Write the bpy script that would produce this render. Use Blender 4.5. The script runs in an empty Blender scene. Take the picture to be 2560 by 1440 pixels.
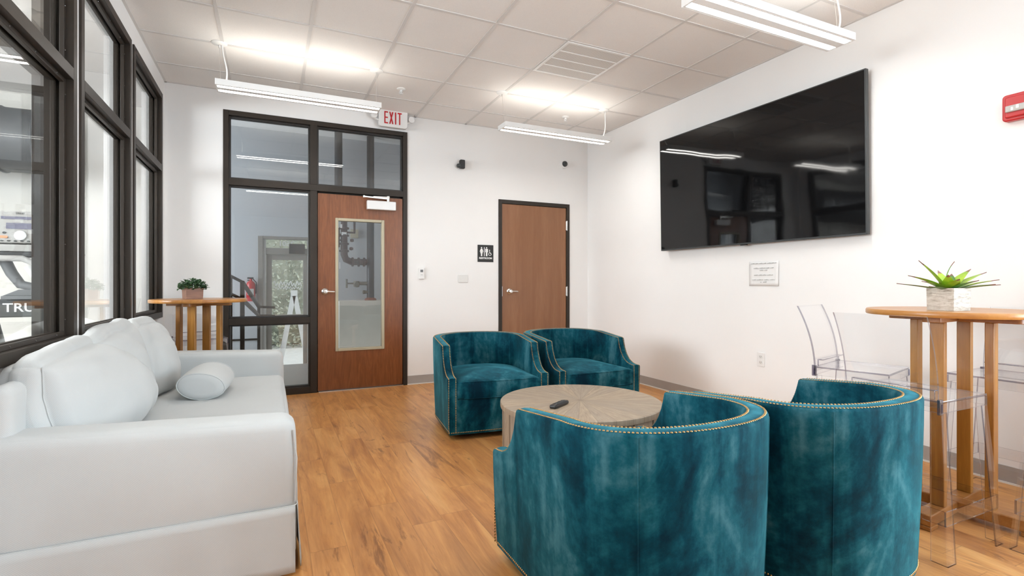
import bpy, bmesh, math, random
from mathutils import Vector, Matrix, noise
random.seed(7)
PI=math.pi; SC=bpy.context.scene; COL=SC.collection
XL,XR,YF,CZ,YB=-0.90,3.83,5.75,3.045,-4.6      # left, right, far wall, ceiling, wall behind the camera
def sin(a): return math.sin(a)
def cos(a): return math.cos(a)
# ------------------------------------------------------------------ materials
def new_mat(name):
    m=bpy.data.materials.new(name); m.use_nodes=True; nt=m.node_tree; nt.nodes.clear()
    out=nt.nodes.new('ShaderNodeOutputMaterial'); return m,nt,out
def nd(nt,t,props=None,**kw):
    n=nt.nodes.new(t)
    for k,v in (props or {}).items(): setattr(n,k,v)
    for k,v in kw.items():
        k=k.replace('_',' ')
        s=n.inputs[int(k)] if k.isdigit() else n.inputs[k]
        if isinstance(v,bpy.types.NodeSocket): nt.links.new(v,s)
        else: s.default_value=v
    return n
def c4(c): return (c[0],c[1],c[2],1.0)
def ramp(nt,fac,stops,interp='LINEAR'):
    n=nt.nodes.new('ShaderNodeValToRGB'); n.color_ramp.interpolation=interp
    while len(n.color_ramp.elements)<len(stops): n.color_ramp.elements.new(0.5)
    for e,(p,c) in zip(n.color_ramp.elements,stops): e.position=p; e.color=c4(c)
    nt.links.new(fac,n.inputs[0]); return n.outputs[0]
def mathn(nt,op,a,b=None,c=None):
    n=nt.nodes.new('ShaderNodeMath'); n.operation=op
    for i,v in enumerate((a,b,c)):
        if v is None: continue
        if isinstance(v,bpy.types.NodeSocket): nt.links.new(v,n.inputs[i])
        else: n.inputs[i].default_value=v
    return n.outputs[0]
def mixc(nt,fac,a,b,mode='MIX'):
    n=nt.nodes.new('ShaderNodeMix'); n.data_type='RGBA'; n.blend_type=mode
    for s,v in ((n.inputs[0],fac),(n.inputs[6],a),(n.inputs[7],b)):
        if isinstance(v,bpy.types.NodeSocket): nt.links.new(v,s)
        else: s.default_value=v if not isinstance(v,tuple) or len(v)==4 else c4(v)
    return n.outputs[2]
def coords(nt,scale=(1,1,1),loc=(0,0,0),rot=(0,0,0),kind='Object'):
    tc=nt.nodes.new('ShaderNodeTexCoord')
    mp=nd(nt,'ShaderNodeMapping'); mp.inputs['Scale'].default_value=scale; mp.inputs['Location'].default_value=loc; mp.inputs['Rotation'].default_value=rot
    nt.links.new(tc.outputs[kind],mp.inputs['Vector']); return mp.outputs[0]
def noi(nt,vec,scale,detail=4,rough=.55,dist=0.0):
    return nd(nt,'ShaderNodeTexNoise',Vector=vec,Scale=scale,Detail=detail,Roughness=rough,Distortion=dist).outputs['Fac']
def bump(nt,h,strength=.2,dist=.01):
    return nd(nt,'ShaderNodeBump',Height=h,Strength=strength,Distance=dist).outputs[0]
def bsdf(nt,out,**kw):
    b=nd(nt,'ShaderNodeBsdfPrincipled',**kw); nt.links.new(b.outputs[0],out.inputs[0]); return b
def plain(name,col,rough=.5,metal=0.0,noise_amt=.06,nscale=8.0,bmp=0.0,bscale=200.0,**kw):
    m,nt,out=new_mat(name); v=coords(nt)
    f=noi(nt,v,nscale)
    lo=tuple(max(0,c*(1-noise_amt)) for c in col); hi=tuple(min(1,c*(1+noise_amt)) for c in col)
    k=dict(Base_Color=ramp(nt,f,[(.3,lo),(.7,hi)]),Roughness=rough,Metallic=metal); k.update(kw)
    if bmp: k['Normal']=bump(nt,noi(nt,v,bscale,2),bmp,.002)
    bsdf(nt,out,**k); return m
M={}
M['wall']=plain('wall_paint',(.87,.862,.855),.75,noise_amt=.012,nscale=1.5,bmp=.12,bscale=260)
M['wall_hall']=plain('hall_paint',(.52,.53,.545),.75,noise_amt=.02,nscale=1.5)
M['wall_gym']=plain('gym_paint',(.80,.775,.72),.75,noise_amt=.02,nscale=1.5)
M['darkmetal']=plain('bronze_painted_steel',(.036,.028,.022),.45,0.0,.10,3,bmp=.05,bscale=90,Specular_IOR_Level=.3)
M['darkmetal2']=plain('black_glazing_bead',(.030,.027,.025),.35,0.0,.10,3)
M['screw']=plain('dark_screw',(.10,.095,.09),.3,.8)
M['white']=plain('white_enamel',(.84,.835,.825),.35,0,.01)
M['whiteplastic']=plain('white_plastic',(.82,.81,.80),.4,0,.01)
M['offplastic']=plain('offwhite_plastic',(.76,.75,.73),.45,0,.01)
M['cream']=plain('cream_glazing_frame',(.47,.42,.30),.45,0,.03)
M['cove']=plain('grey_cove_base',(.40,.38,.365),.5,0,.03)
M['covetoe']=plain('cove_toe_highlight',(.78,.76,.73),.5,0,.02)  # pale toe strip paints in the highlight along the cove's foot
M['steel']=plain('satin_nickel',(.72,.71,.69),.28,1.0,.03)
M['silver']=plain('silver_paint',(.78,.78,.78),.35,.2,.02)
M['black']=plain('black_plastic',(.012,.012,.013),.35,0,.1)
M['blackmatt']=plain('black_sign_plastic',(.018,.017,.016),.5,0,.1)
M['charcoal']=plain('charcoal_plastic',(.045,.05,.052),.4,0,.1)
M['midgrey']=plain('grey_plastic',(.16,.165,.17),.4,0,.05)
M['palegrey']=plain('pale_grey_plastic',(.46,.45,.43),.35,0,.02)
M['red']=plain('red_plastic',(.50,.018,.022),.3,0,.06)
M['exitred']=plain('exit_letter_red',(.50,.008,.016),.4,0,.05)
M['brass']=plain('aged_brass',(.42,.27,.115),.30,1.0,.1,40)
M['paper']=plain('paper',(.82,.815,.81),.7,0,.01)
M['ink']=plain('grey_ink',(.42,.41,.40),.7,0,.01)
M['pipe']=plain('painted_steel_pipe',(.028,.031,.038),.4,.0,.15,6)
M['redpipe']=plain('oxide_red_pipe',(.045,.020,.018),.45,.1,.2,10)
M['rust']=plain('rusty_red_flange',(.26,.09,.06),.6,0,.25,20)
M['bronzevalve']=plain('weathered_bronze',(.16,.15,.12),.5,.5,.2,20)
M['gridbar']=plain('ceiling_grid_enamel',(.70,.68,.665),.5,0,.01)
M['concrete']=plain('hall_vinyl',(.30,.29,.28),.35,0,.06)
M['ledge']=plain('painted_ledge',(.74,.70,.62),.7,0,.03)
M['taupe']=plain('taupe_door_paint',(.27,.25,.225),.45,0,.03)
M['ductgrey']=plain('dark_duct',(.12,.125,.13),.45,.3,.1)
M['extwhite']=plain('white_sign_board',(.85,.85,.85),.5,0,.01)
M['extground']=plain('concrete_path',(.55,.53,.50),.8,0,.1)
M['lcd']=plain('grey_lcd',(.20,.20,.27),.2,0,.03)
M['btn_orange']=plain('orange_button',(.75,.35,.18),.4,0,.03)
M['btn_green']=plain('green_button',(.32,.40,.32),.4,0,.03)
M['soil']=plain('potting_moss',(.02,.03,.015),.9,0,.4,60)
def emis(name,col,s):
    m,nt,out=new_mat(name); v=coords(nt); f=noi(nt,v,2.0)
    e=nd(nt,'ShaderNodeEmission',Color=ramp(nt,f,[(0,tuple(c*.97 for c in col)),(1,col)]),Strength=s)
    nt.links.new(e.outputs[0],out.inputs[0]); return m
M['lens']=emis('lit_lens',(.99,.965,.91),19.0)
M['uplens']=emis('lit_up_lens',(1.0,.95,.86),3.6)
def tiles():
    m,nt,out=new_mat('mineral_ceiling_tile'); v=coords(nt)
    f=noi(nt,v,2.2,3); f2=noi(nt,v,190,3,.7)
    col=mixc(nt,.10,ramp(nt,f,[(.3,(.86,.84,.82)),(.7,(.89,.87,.85))]),ramp(nt,f2,[(.35,(.55,.52,.49)),(.55,(.9,.87,.84))]))
    bsdf(nt,out,Base_Color=col,Roughness=.9,Normal=bump(nt,f2,.25,.003)); return m
M['tile']=tiles()
def floor_mat():
    m,nt,out=new_mat('wood_plank_floor'); v=coords(nt)
    s=nd(nt,'ShaderNodeSeparateXYZ',Vector=v); x,y=s.outputs[0],s.outputs[1]
    W,L=.152,1.22
    xr=mathn(nt,'DIVIDE',x,W); row=mathn(nt,'FLOOR',xr)
    off=nd(nt,'ShaderNodeTexWhiteNoise',{'noise_dimensions':'1D'},W=row).outputs['Value']
    yr=mathn(nt,'ADD',mathn(nt,'DIVIDE',y,L),mathn(nt,'MULTIPLY',off,7.3)); colid=mathn(nt,'FLOOR',yr)
    idv=nd(nt,'ShaderNodeCombineXYZ',X=row,Y=colid).outputs[0]
    wn=nd(nt,'ShaderNodeTexWhiteNoise',{'noise_dimensions':'2D'},Vector=idv)
    rnd=wn.outputs['Value']
    offv=nd(nt,'ShaderNodeCombineXYZ',X=mathn(nt,'MULTIPLY',rnd,37.0),Y=mathn(nt,'MULTIPLY',rnd,91.0),Z=rnd).outputs[0]
    gv=nd(nt,'ShaderNodeVectorMath',{'operation':'ADD'},**{'0':v,'1':offv}).outputs[0]
    mp=nd(nt,'ShaderNodeMapping',Vector=gv); mp.inputs['Scale'].default_value=(1.0,.15,1.0)
    g1=noi(nt,mp.outputs[0],9.0,6,.62,1.0)
    mp2=nd(nt,'ShaderNodeMapping',Vector=gv); mp2.inputs['Scale'].default_value=(1,.07,1)
    g2=noi(nt,mp2.outputs[0],55.0,4,.6,.6)
    mp3=nd(nt,'ShaderNodeMapping',Vector=gv); mp3.inputs['Scale'].default_value=(1.25,.24,1)
    kn=noi(nt,mp3.outputs[0],4.6,5,.7,2.4)
    base=ramp(nt,g1,[(.28,(.27,.085,.020)),(.42,(.47,.185,.045)),(.55,(.64,.285,.078)),(.70,(.78,.42,.145))])
    base=mixc(nt,.30,base,ramp(nt,g2,[(.35,(.36,.15,.05)),(.6,(.66,.35,.15))]))
    base=mixc(nt,mathn(nt,'MULTIPLY',rnd,.32),base,(.66,.35,.14))
    dark=ramp(nt,kn,[(.585,(0,0,0)),(.68,(1,1,1))]) ; dk=mathn(nt,'MULTIPLY',dark,.60)
    base=mixc(nt,dk,base,(.13,.045,.018))
    fx=mathn(nt,'FRACT',xr); fy=mathn(nt,'FRACT',yr)
    ex=mathn(nt,'LESS_THAN',mathn(nt,'MINIMUM',fx,mathn(nt,'SUBTRACT',1.0,fx)),.011)
    ey=mathn(nt,'LESS_THAN',mathn(nt,'MINIMUM',fy,mathn(nt,'SUBTRACT',1.0,fy)),.0016)
    ed=mathn(nt,'MAXIMUM',ex,ey)
    base=mixc(nt,mathn(nt,'MULTIPLY',ed,.30),base,(.13,.05,.02))
    rg=mathn(nt,'MULTIPLY_ADD',g2,.18,.26)
    bsdf(nt,out,Base_Color=base,Roughness=rg,Normal=bump(nt,mathn(nt,'SUBTRACT',g2,mathn(nt,'MULTIPLY',ed,.5)),.10,.002),Specular_IOR_Level=.42); return m
M['floor']=floor_mat()
def velvet(name,seed,streak=1.0):
    m,nt,out=new_mat(name); v=coords(nt,loc=(seed,seed*.7,0))
    a=noi(nt,v,3.2,5,.6,1.2)
    vs=coords(nt,scale=(1,1,.12),loc=(seed*2,seed,0)); b=noi(nt,vs,11.0,3,.5,.5)
    c=noi(nt,v,26.0,4,.7)
    f=mathn(nt,'ADD',mathn(nt,'MULTIPLY',a,.52),mathn(nt,'ADD',mathn(nt,'MULTIPLY',b,.36*streak),mathn(nt,'MULTIPLY',c,.16)))
    col=ramp(nt,f,[(.42,(.0003,.014,.026)),(.49,(.0010,.036,.057)),(.55,(.006,.070,.096)),(.64,(.045,.140,.172))])
    bsdf(nt,out,Base_Color=col,Roughness=.65,Sheen_Weight=.45,Sheen_Roughness=.42,Sheen_Tint=(.12,.50,.62,1),Specular_IOR_Level=.06,
         Normal=bump(nt,mathn(nt,'ADD',c,mathn(nt,'MULTIPLY',b,2.0)),.16,.006)); return m
M['velvet']=velvet('teal_velvet',3.0)
def linen():
    m,nt,out=new_mat('white_slipcover_twill'); v=coords(nt)
    w=nd(nt,'ShaderNodeTexWave',{'bands_direction':'DIAGONAL'},Vector=v,Scale=95.0,Distortion=1.2,Detail=2.0,Detail_Scale=3.0).outputs['Fac']
    f=noi(nt,v,2.0); n2=noi(nt,v,320,2)
    bsdf(nt,out,Base_Color=mixc(nt,.10,ramp(nt,f,[(.3,(.505,.522,.520)),(.7,(.545,.562,.560))]),ramp(nt,w,[(.2,(.45,.455,.46)),(.8,(.78,.78,.78))])),Roughness=.85,
         Sheen_Weight=.15,Normal=bump(nt,mathn(nt,'ADD',mathn(nt,'MULTIPLY',w,.5),n2),.18,.0012)); return m
M['linen']=linen()
def wood(name,cols,axis=2,scale=1.0,rough=.4,strip=0.0,dist=1.2):
    m,nt,out=new_mat(name); sc=[1,1,1]; sc[axis]=.09; v=coords(nt,scale=tuple(sc))
    g=noi(nt,v,9*scale,5,.6,dist); g2=noi(nt,v,70*scale,3,.6)
    col=ramp(nt,g,[(.3,cols[0]),(.5,cols[1]),(.7,cols[2])])
    col=mixc(nt,.25,col,ramp(nt,g2,[(.35,cols[0]),(.65,cols[2])]))
    if strip:
        raw=coords(nt); s=nd(nt,'ShaderNodeSeparateXYZ',Vector=raw); o=s.outputs[0 if axis!=0 else 1]
        idn=mathn(nt,'FLOOR',mathn(nt,'DIVIDE',o,strip)); r=nd(nt,'ShaderNodeTexWhiteNoise',{'noise_dimensions':'1D'},W=idn).outputs['Value']
        col=mixc(nt,mathn(nt,'MULTIPLY',r,.55),col,cols[0])
    bsdf(nt,out,Base_Color=col,Roughness=rough,Normal=bump(nt,g2,.06,.002),Coat_Weight=.2,Coat_Roughness=.25); return m
M['acacia']=wood('honey_acacia',((.25,.092,.011),(.38,.158,.020),(.50,.235,.042)),2,1,.36)
M['acacia_top']=wood('honey_acacia_top',((.34,.125,.025),(.48,.205,.045),(.58,.29,.08)),1,1,.34,strip=.07)
M['acacia_x']=wood('honey_acacia_beam',((.26,.095,.02),(.37,.15,.032),(.46,.21,.055)),0,1,.4)
M['doorwood']=wood('mahogany_veneer',((.16,.046,.012),(.215,.066,.018),(.275,.095,.030)),2,1.6,.38,dist=3.2)
M['doorwood2']=wood('brown_maple_veneer',((.235,.100,.044),(.285,.128,.058),(.34,.162,.078)),2,1.2,.42,strip=.19,dist=.8)
M['planter_brown']=wood('brown_crate_wood',((.16,.075,.045),(.25,.12,.075),(.33,.17,.11)),0,2,.6)
def planter_print():
    m,nt,out=new_mat('whitewashed_crate'); v=coords(nt)
    f=noi(nt,coords(nt,scale=(1,1,6)),22,5,.7); g=noi(nt,v,60,4,.7)
    br=nd(nt,'ShaderNodeTexBrick',Vector=coords(nt,rot=(PI/2,0,0)),Scale=1.0,Color1=(0,0,0,1),Color2=(1,1,1,1),Mortar=(.5,.5,.5,1)); br.inputs['Brick Width'].default_value=.035; br.inputs['Row Height'].default_value=.018; br.inputs['Mortar Size'].default_value=.0015
    col=ramp(nt,f,[(.33,(.30,.255,.205)),(.45,(.56,.50,.43)),(.6,(.70,.655,.59))])
    col=mixc(nt,.12,col,br.outputs['Color']); col=mixc(nt,mathn(nt,'MULTIPLY',ramp(nt,g,[(.60,(0,0,0)),(.68,(1,1,1))]),.5),col,(.25,.20,.16))
    bsdf(nt,out,Base_Color=col,Roughness=.8,Normal=bump(nt,f,.3,.003)); return m
M['planter_white']=planter_print()
def drum(name,radial):
    m,nt,out=new_mat(name); tc=nt.nodes.new('ShaderNodeTexCoord'); s=nd(nt,'ShaderNodeSeparateXYZ',Vector=tc.outputs['Object']); x,y,z=s.outputs
    ang=mathn(nt,'ARCTAN2',y,x)
    k=30.0/(2*PI) if radial else 34.0/(2*PI)
    aw=mathn(nt,'MULTIPLY',ang,k); idn=mathn(nt,'FLOOR',aw)
    r=nd(nt,'ShaderNodeTexWhiteNoise',{'noise_dimensions':'1D'},W=idn).outputs['Value']
    rad=mathn(nt,'SQRT',mathn(nt,'ADD',mathn(nt,'MULTIPLY',x,x),mathn(nt,'MULTIPLY',y,y)))
    lng=rad if radial else z
    uv=nd(nt,'ShaderNodeCombineXYZ',X=mathn(nt,'MULTIPLY',ang,2.2),Y=mathn(nt,'MULTIPLY',lng,.9),Z=mathn(nt,'MULTIPLY',r,9.0)).outputs[0]
    g=noi(nt,uv,7,6,.65,.8); uv2=nd(nt,'ShaderNodeVectorMath',{'operation':'MULTIPLY'},**{'0':uv,'1':(3.0,.6,1)}).outputs[0]; g2=noi(nt,uv2,22,3,.6)
    col=ramp(nt,g,[(.30,(.20,.140,.088)),(.48,(.35,.26,.175)),(.68,(.49,.385,.275))])
    col=mixc(nt,.35,col,ramp(nt,g2,[(.35,(.24,.18,.13)),(.65,(.49,.40,.30))]))
    col=mixc(nt,mathn(nt,'MULTIPLY',r,.55),col,(.27,.225,.185))
    fr=mathn(nt,'FRACT',aw); d=mathn(nt,'MULTIPLY',mathn(nt,'MINIMUM',fr,mathn(nt,'SUBTRACT',1.0,fr)),rad)
    ed=mathn(nt,'LESS_THAN',d,.0065 if radial else .016)
    col=mixc(nt,mathn(nt,'MULTIPLY',ed,.45 if radial else .6),col,(.13,.09,.06))
    bsdf(nt,out,Base_Color=col,Roughness=.5,Normal=bump(nt,mathn(nt,'SUBTRACT',g2,mathn(nt,'MULTIPLY',ed,.6)),.2,.003)); return m
M['drumtop']=drum('weathered_starburst_wood',True); M['drumside']=drum('weathered_stave_wood',False)
def glass(name,tint=(.93,.95,.95),spec=.05,k=1.0,rough=0.0):
    m,nt,out=new_mat(name); lw=nd(nt,'ShaderNodeLayerWeight',Blend=.5).outputs['Facing']
    p=mathn(nt,'POWER',lw,5.0); fac=mathn(nt,'MULTIPLY_ADD',p,(1-spec)*k,spec)
    t=nd(nt,'ShaderNodeBsdfTransparent',Color=c4(tint)); g=nd(nt,'ShaderNodeBsdfGlossy',Color=(1,1,1,1),Roughness=rough)
    mx=nd(nt,'ShaderNodeMixShader',Fac=fac); nt.links.new(t.outputs[0],mx.inputs[1]); nt.links.new(g.outputs[0],mx.inputs[2]); nt.links.new(mx.outputs[0],out.inputs[0]); return m
M['glass']=glass('window_glass',(.91,.92,.91),.055)
M['glass_dark']=glass('tinted_entry_glass',(.87,.88,.87),.05)
M['acryl']=glass('clear_acrylic',(.985,.985,.988),.04)
M['acryl_edge']=glass('acrylic_cut_edge',(.50,.48,.55),.14,rough=.03)
M['acryl_blue']=glass('acrylic_violet_edge',(.42,.40,.66),.10,rough=.05)
def tvscreen():
    m,nt,out=new_mat('tv_screen'); v=coords(nt); f=noi(nt,v,1.6,2)
    bsdf(nt,out,Base_Color=(.004,.004,.0045,1),Roughness=.045,Specular_IOR_Level=.40,Normal=bump(nt,f,.05,.06)); return m
M['screen']=tvscreen()
def leafmat(name,cols,rough=.4):
    m,nt,out=new_mat(name); v=coords(nt); f=noi(nt,v,14,3)
    bsdf(nt,out,Base_Color=ramp(nt,f,[(.3,cols[0]),(.6,cols[1])]),Roughness=rough,Subsurface_Weight=0.0); return m
M['leafdark']=leafmat('dark_green_leaf',((.015,.05,.018),(.05,.11,.045)))
M['aloe']=leafmat('lime_green_leaf',((.16,.33,.015),(.38,.55,.03)),.35)
M['aloedark']=leafmat('mid_green_leaf',((.035,.13,.02),(.12,.27,.04)),.4)
M['aloetip']=leafmat('brown_leaf_tip',((.16,.07,.05),(.25,.12,.09)),.5)
M['hedge']=leafmat('hedge_leaf',((.28,.30,.22),(.36,.38,.30)),.7)
def perf():
    m,nt,out=new_mat('perforated_grille'); v=coords(nt)
    s=nd(nt,'ShaderNodeSeparateXYZ',Vector=v); k=2*PI/.0125
    a=mathn(nt,'MULTIPLY',mathn(nt,'SINE',mathn(nt,'MULTIPLY',s.outputs[0],k)),mathn(nt,'SINE',mathn(nt,'MULTIPLY',s.outputs[1],k)))
    col=ramp(nt,a,[(.30,(.78,.755,.725)),(.45,(.34,.33,.32))]); bsdf(nt,out,Base_Color=col,Roughness=.6); return m
M['perf']=perf()
# ------------------------------------------------------------------ mesh helpers
class MB:
    def __init__(s): s.v=[]; s.f=[]; s.m=[]; s.mi=0
    def add(s,vs,fs,mi=None):
        o=len(s.v); s.v+= [tuple(p) for p in vs]
        for f in fs: s.f.append(tuple(i+o for i in f)); s.m.append(s.mi if mi is None else mi)
        return s
    def box(s,x0,y0,z0,x1,y1,z1,mi=None,M4=None):
        x0,x1=sorted((x0,x1)); y0,y1=sorted((y0,y1)); z0,z1=sorted((z0,z1))
        vs=[(x0,y0,z0),(x1,y0,z0),(x1,y1,z0),(x0,y1,z0),(x0,y0,z1),(x1,y0,z1),(x1,y1,z1),(x0,y1,z1)]
        if M4 is not None: vs=[M4@Vector(p) for p in vs]
        return s.add(vs,[(0,3,2,1),(4,5,6,7),(0,1,5,4),(1,2,6,5),(2,3,7,6),(3,0,4,7)],mi)
    def loft(s,rings,cap=True,closed=True,mi=None):
        n=len(rings[0]); vs=[p for r in rings for p in r]; fs=[]
        for a in range(len(rings)-1):
            for i in range(n if closed else n-1):
                j=(i+1)%n; fs.append((a*n+i,a*n+j,(a+1)*n+j,(a+1)*n+i))
        if cap and closed: fs.append(tuple(range(n-1,-1,-1))); fs.append(tuple((len(rings)-1)*n+i for i in range(n)))
        return s.add(vs,fs,mi)
    def frust(s,p0,p1,r0,r1=None,n=16,mi=None):
        r1=r0 if r1 is None else r1; p0=Vector(p0); p1=Vector(p1); d=(p1-p0).normalized()
        u=d.orthogonal().normalized(); w=d.cross(u)
        return s.loft([[p+(u*cos(2*PI*i/n)+w*sin(2*PI*i/n))*r for i in range(n)] for p,r in ((p0,r0),(p1,r1))],mi=mi)
    def tube(s,pts,r,n=8,mi=None):
        pts=[Vector(p) for p in pts]; rings=[]; u=None
        for i,p in enumerate(pts):
            d=(pts[min(i+1,len(pts)-1)]-pts[max(i-1,0)]).normalized()
            u=d.orthogonal().normalized() if u is None else (u-d*u.dot(d)).normalized()
            w=d.cross(u); rr=r[i] if isinstance(r,(list,tuple)) else r
            rings.append([p+(u*cos(2*PI*k/n)+w*sin(2*PI*k/n))*rr for k in range(n)])
        return s.loft(rings,mi=mi)
    def lathe(s,prof,c=(0,0,0),axis='z',n=24,mi=None):
        c=Vector(c); rings=[]
        for r,h in prof:
            ring=[]
            for i in range(n):
                a=2*PI*i/n; q=(r*cos(a),r*sin(a),h)
                q={'z':q,'y':(q[0],q[2],q[1]),'x':(q[2],q[0],q[1])}[axis]; ring.append(c+Vector(q))
            rings.append(ring)
        return s.loft(rings,mi=mi)
    def prism(s,poly,h0,h1,axis='z',mi=None):
        def P(a,b,h): return {'z':(a,b,h),'y':(a,h,b),'x':(h,a,b)}[axis]
        n=len(poly); vs=[P(a,b,h0) for a,b in poly]+[P(a,b,h1) for a,b in poly]
        fs=[tuple(range(n-1,-1,-1)),tuple(range(n,2*n))]+[(i,(i+1)%n,n+(i+1)%n,n+i) for i in range(n)]
        return s.add(vs,fs,mi)
    def beam(s,p0,p1,w,h,mi=None):
        p0=Vector(p0); p1=Vector(p1); d=(p1-p0).normalized(); up=Vector((0,0,1))
        if abs(d.z)>.95: up=Vector((0,1,0))
        a=d.cross(up).normalized(); b=a.cross(d)
        return s.loft([[p+a*w/2*i+b*h/2*j for i,j in((-1,-1),(1,-1),(1,1),(-1,1))] for p in (p0,p1)],mi=mi)
    def build(s,name,mats,parent=None,loc=None,smooth=False,bevel=0.0,segs=2,sub=0,angle=35):
        me=bpy.data.meshes.new(name); me.from_pydata([tuple(p) for p in s.v],[],s.f)
        if not isinstance(mats,(list,tuple)): mats=[mats]
        for m in mats: me.materials.append(m)
        for p,mi in zip(me.polygons,s.m): p.material_index=mi
        bm=bmesh.new(); bm.from_mesh(me); bmesh.ops.recalc_face_normals(bm,faces=bm.faces); bm.to_mesh(me); bm.free()
        if smooth or bevel:
            me.polygons.foreach_set('use_smooth',[True]*len(me.polygons))
            try: me.set_sharp_from_angle(angle=math.radians(angle if smooth else 40))
            except Exception: pass
        o=bpy.data.objects.new(name,me); COL.objects.link(o)
        if parent: o.parent=parent
        if loc is not None: o.location=loc
        if bevel:
            b=o.modifiers.new('edge','BEVEL'); b.width=bevel; b.segments=segs; b.limit_method='ANGLE'; b.angle_limit=math.radians(50); b.harden_normals=False
        if sub: sb=o.modifiers.new('sub','SUBSURF'); sb.levels=sub; sb.render_levels=sub
        me.update(); return o
def tag(o,label=None,cat=None,group=None,kind=None):
    if label: o['label']=label
    if cat: o['category']=cat
    if group: o['group']=group
    if kind: o['kind']=kind
    return o
def empty(name,loc=(0,0,0),rz=0.0,**kw):
    o=bpy.data.objects.new(name,None); o.empty_display_size=.1; COL.objects.link(o); o.location=loc; o.rotation_euler=(0,0,rz); return tag(o,**kw)
def copy_tree(o,parent=None):
    c=o.copy(); COL.objects.link(c); c.parent=parent
    for ch in list(o.children): copy_tree(ch,c)
    return c
def struct(o): o['kind']='structure'; return o
def rbox(mb,cx,cy,cz,hx,hy,hz,r,bulge=(0,0,0),n=12,fn=None,mi=None,ex=.5):
    """rounded box with puffed faces; fn(p,unit)->p lets a caller fold or lean it"""
    H=(hx,hy,hz)
    def axis_pts(h):
        e=r/h if h>r else .9; k=4
        a=[-1+e*(1-cos(PI/2*i/k)) for i in range(k)]
        inner=[(-1+e)+(2-2*e)*i/n for i in range(n+1)]
        return a+inner+[-x for x in reversed(a)]
    P=[axis_pts(h) for h in H]; vid={}; vs=[]; fs=[]
    def vert(i,j,k):
        key=(i,j,k)
        if key in vid: return vid[key]
        u=(P[0][i],P[1][j],P[2][k]); p=[u[a]*H[a] for a in range(3)]
        q=[max(-(H[a]-r),min(H[a]-r,p[a])) for a in range(3)]
        d=Vector([p[a]-q[a] for a in range(3)])
        if d.length>1e-9:
            d.normalize(); w=[q[a]+d[a]*r for a in range(3)]
        else: w=p
        cs=[cos(u[a]*PI/2) for a in range(3)]
        w[0]+=bulge[0]*u[0]*max(0,cs[1]*cs[2])**ex; w[1]+=bulge[1]*u[1]*math.sqrt(max(0,cs[0]*cs[2])); w[2]+=bulge[2]*u[2]*math.sqrt(max(0,cs[0]*cs[1]))
        w=Vector(w)
        if fn: w=fn(w,u)
        vid[key]=len(vs); vs.append((w[0]+cx,w[1]+cy,w[2]+cz)); return vid[key]
    L=[len(p)-1 for p in P]
    for a,b,c in ((0,1,2),(1,2,0),(2,0,1)):
        for side in (0,L[c]):
            for i in range(L[a]):
                for j in range(L[b]):
                    q=[]
                    for ii,jj in ((i,j),(i+1,j),(i+1,j+1),(i,j+1)):
                        t=[0,0,0]; t[a]=ii; t[b]=jj; t[c]=side; q.append(vert(*t))
                    fs.append(tuple(q))
    mb.add(vs,fs,mi); return mb
def text_verts(body,size,ext=.001,bold=0.0,shear=0.0,mirror=False):
    cu=bpy.data.curves.new('txt','FONT'); cu.body=body; cu.size=size; cu.extrude=ext; cu.align_x='CENTER'; cu.align_y='CENTER'; cu.offset=bold; cu.shear=shear; cu.resolution_u=3
    o=bpy.data.objects.new('txt',cu); COL.objects.link(o); dg=bpy.context.evaluated_depsgraph_get(); me=bpy.data.meshes.new_from_object(o.evaluated_get(dg))
    vs=[((-1 if mirror else 1)*v.co.x,v.co.y,v.co.z) for v in me.vertices]; fs=[tuple(p.vertices) for p in me.polygons]
    bpy.data.objects.remove(o); bpy.data.curves.remove(cu); bpy.data.meshes.remove(me); return vs,fs
def text_on_y(mb,body,size,x,y,z,ext=.001,bold=0,sx=1.0,mirror=False,mi=None):   # text standing on a plane facing -y
    vs,fs=text_verts(body,size,ext,bold,0,mirror); mb.add([(x+a*sx,y-c,z+b) for a,b,c in vs],fs,mi); return mb
# ------------------------------------------------------------------ room shell
def slab(name,bxs,mat,**kw):
    mb=MB()
    for b in bxs: mb.box(*b)
    return struct(mb.build(name,mat,**kw))
WT=.15
slab('floor',[(XL-WT,YB-.2,-.12,XR+WT,YF+WT,0)],M['floor'])
slab('ceiling',[(XL-WT,YB-.2,CZ,XR+WT,YF+WT,CZ+.12)],M['tile'])
# ceiling grid
mb=MB(); gx=[-.34+.61*i for i in range(7)]; gy=[4.645-.61*i for i in range(-1,15)]
for x in gx: mb.box(x-.012,YB,CZ-.004,x+.012,YF,CZ+.001)
for y in gy: mb.box(XL,y-.012,CZ-.0045,XR,y+.012,CZ+.001)
mb.box(XL,YF-.02,CZ-.004,XR,YF,CZ+.001).box(XL,YB,CZ-.004,XL+.02,YF,CZ+.001).box(XR-.02,YB,CZ-.004,XR,YF,CZ+.001)
struct(mb.build('trim_1',M['gridbar']))
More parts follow.
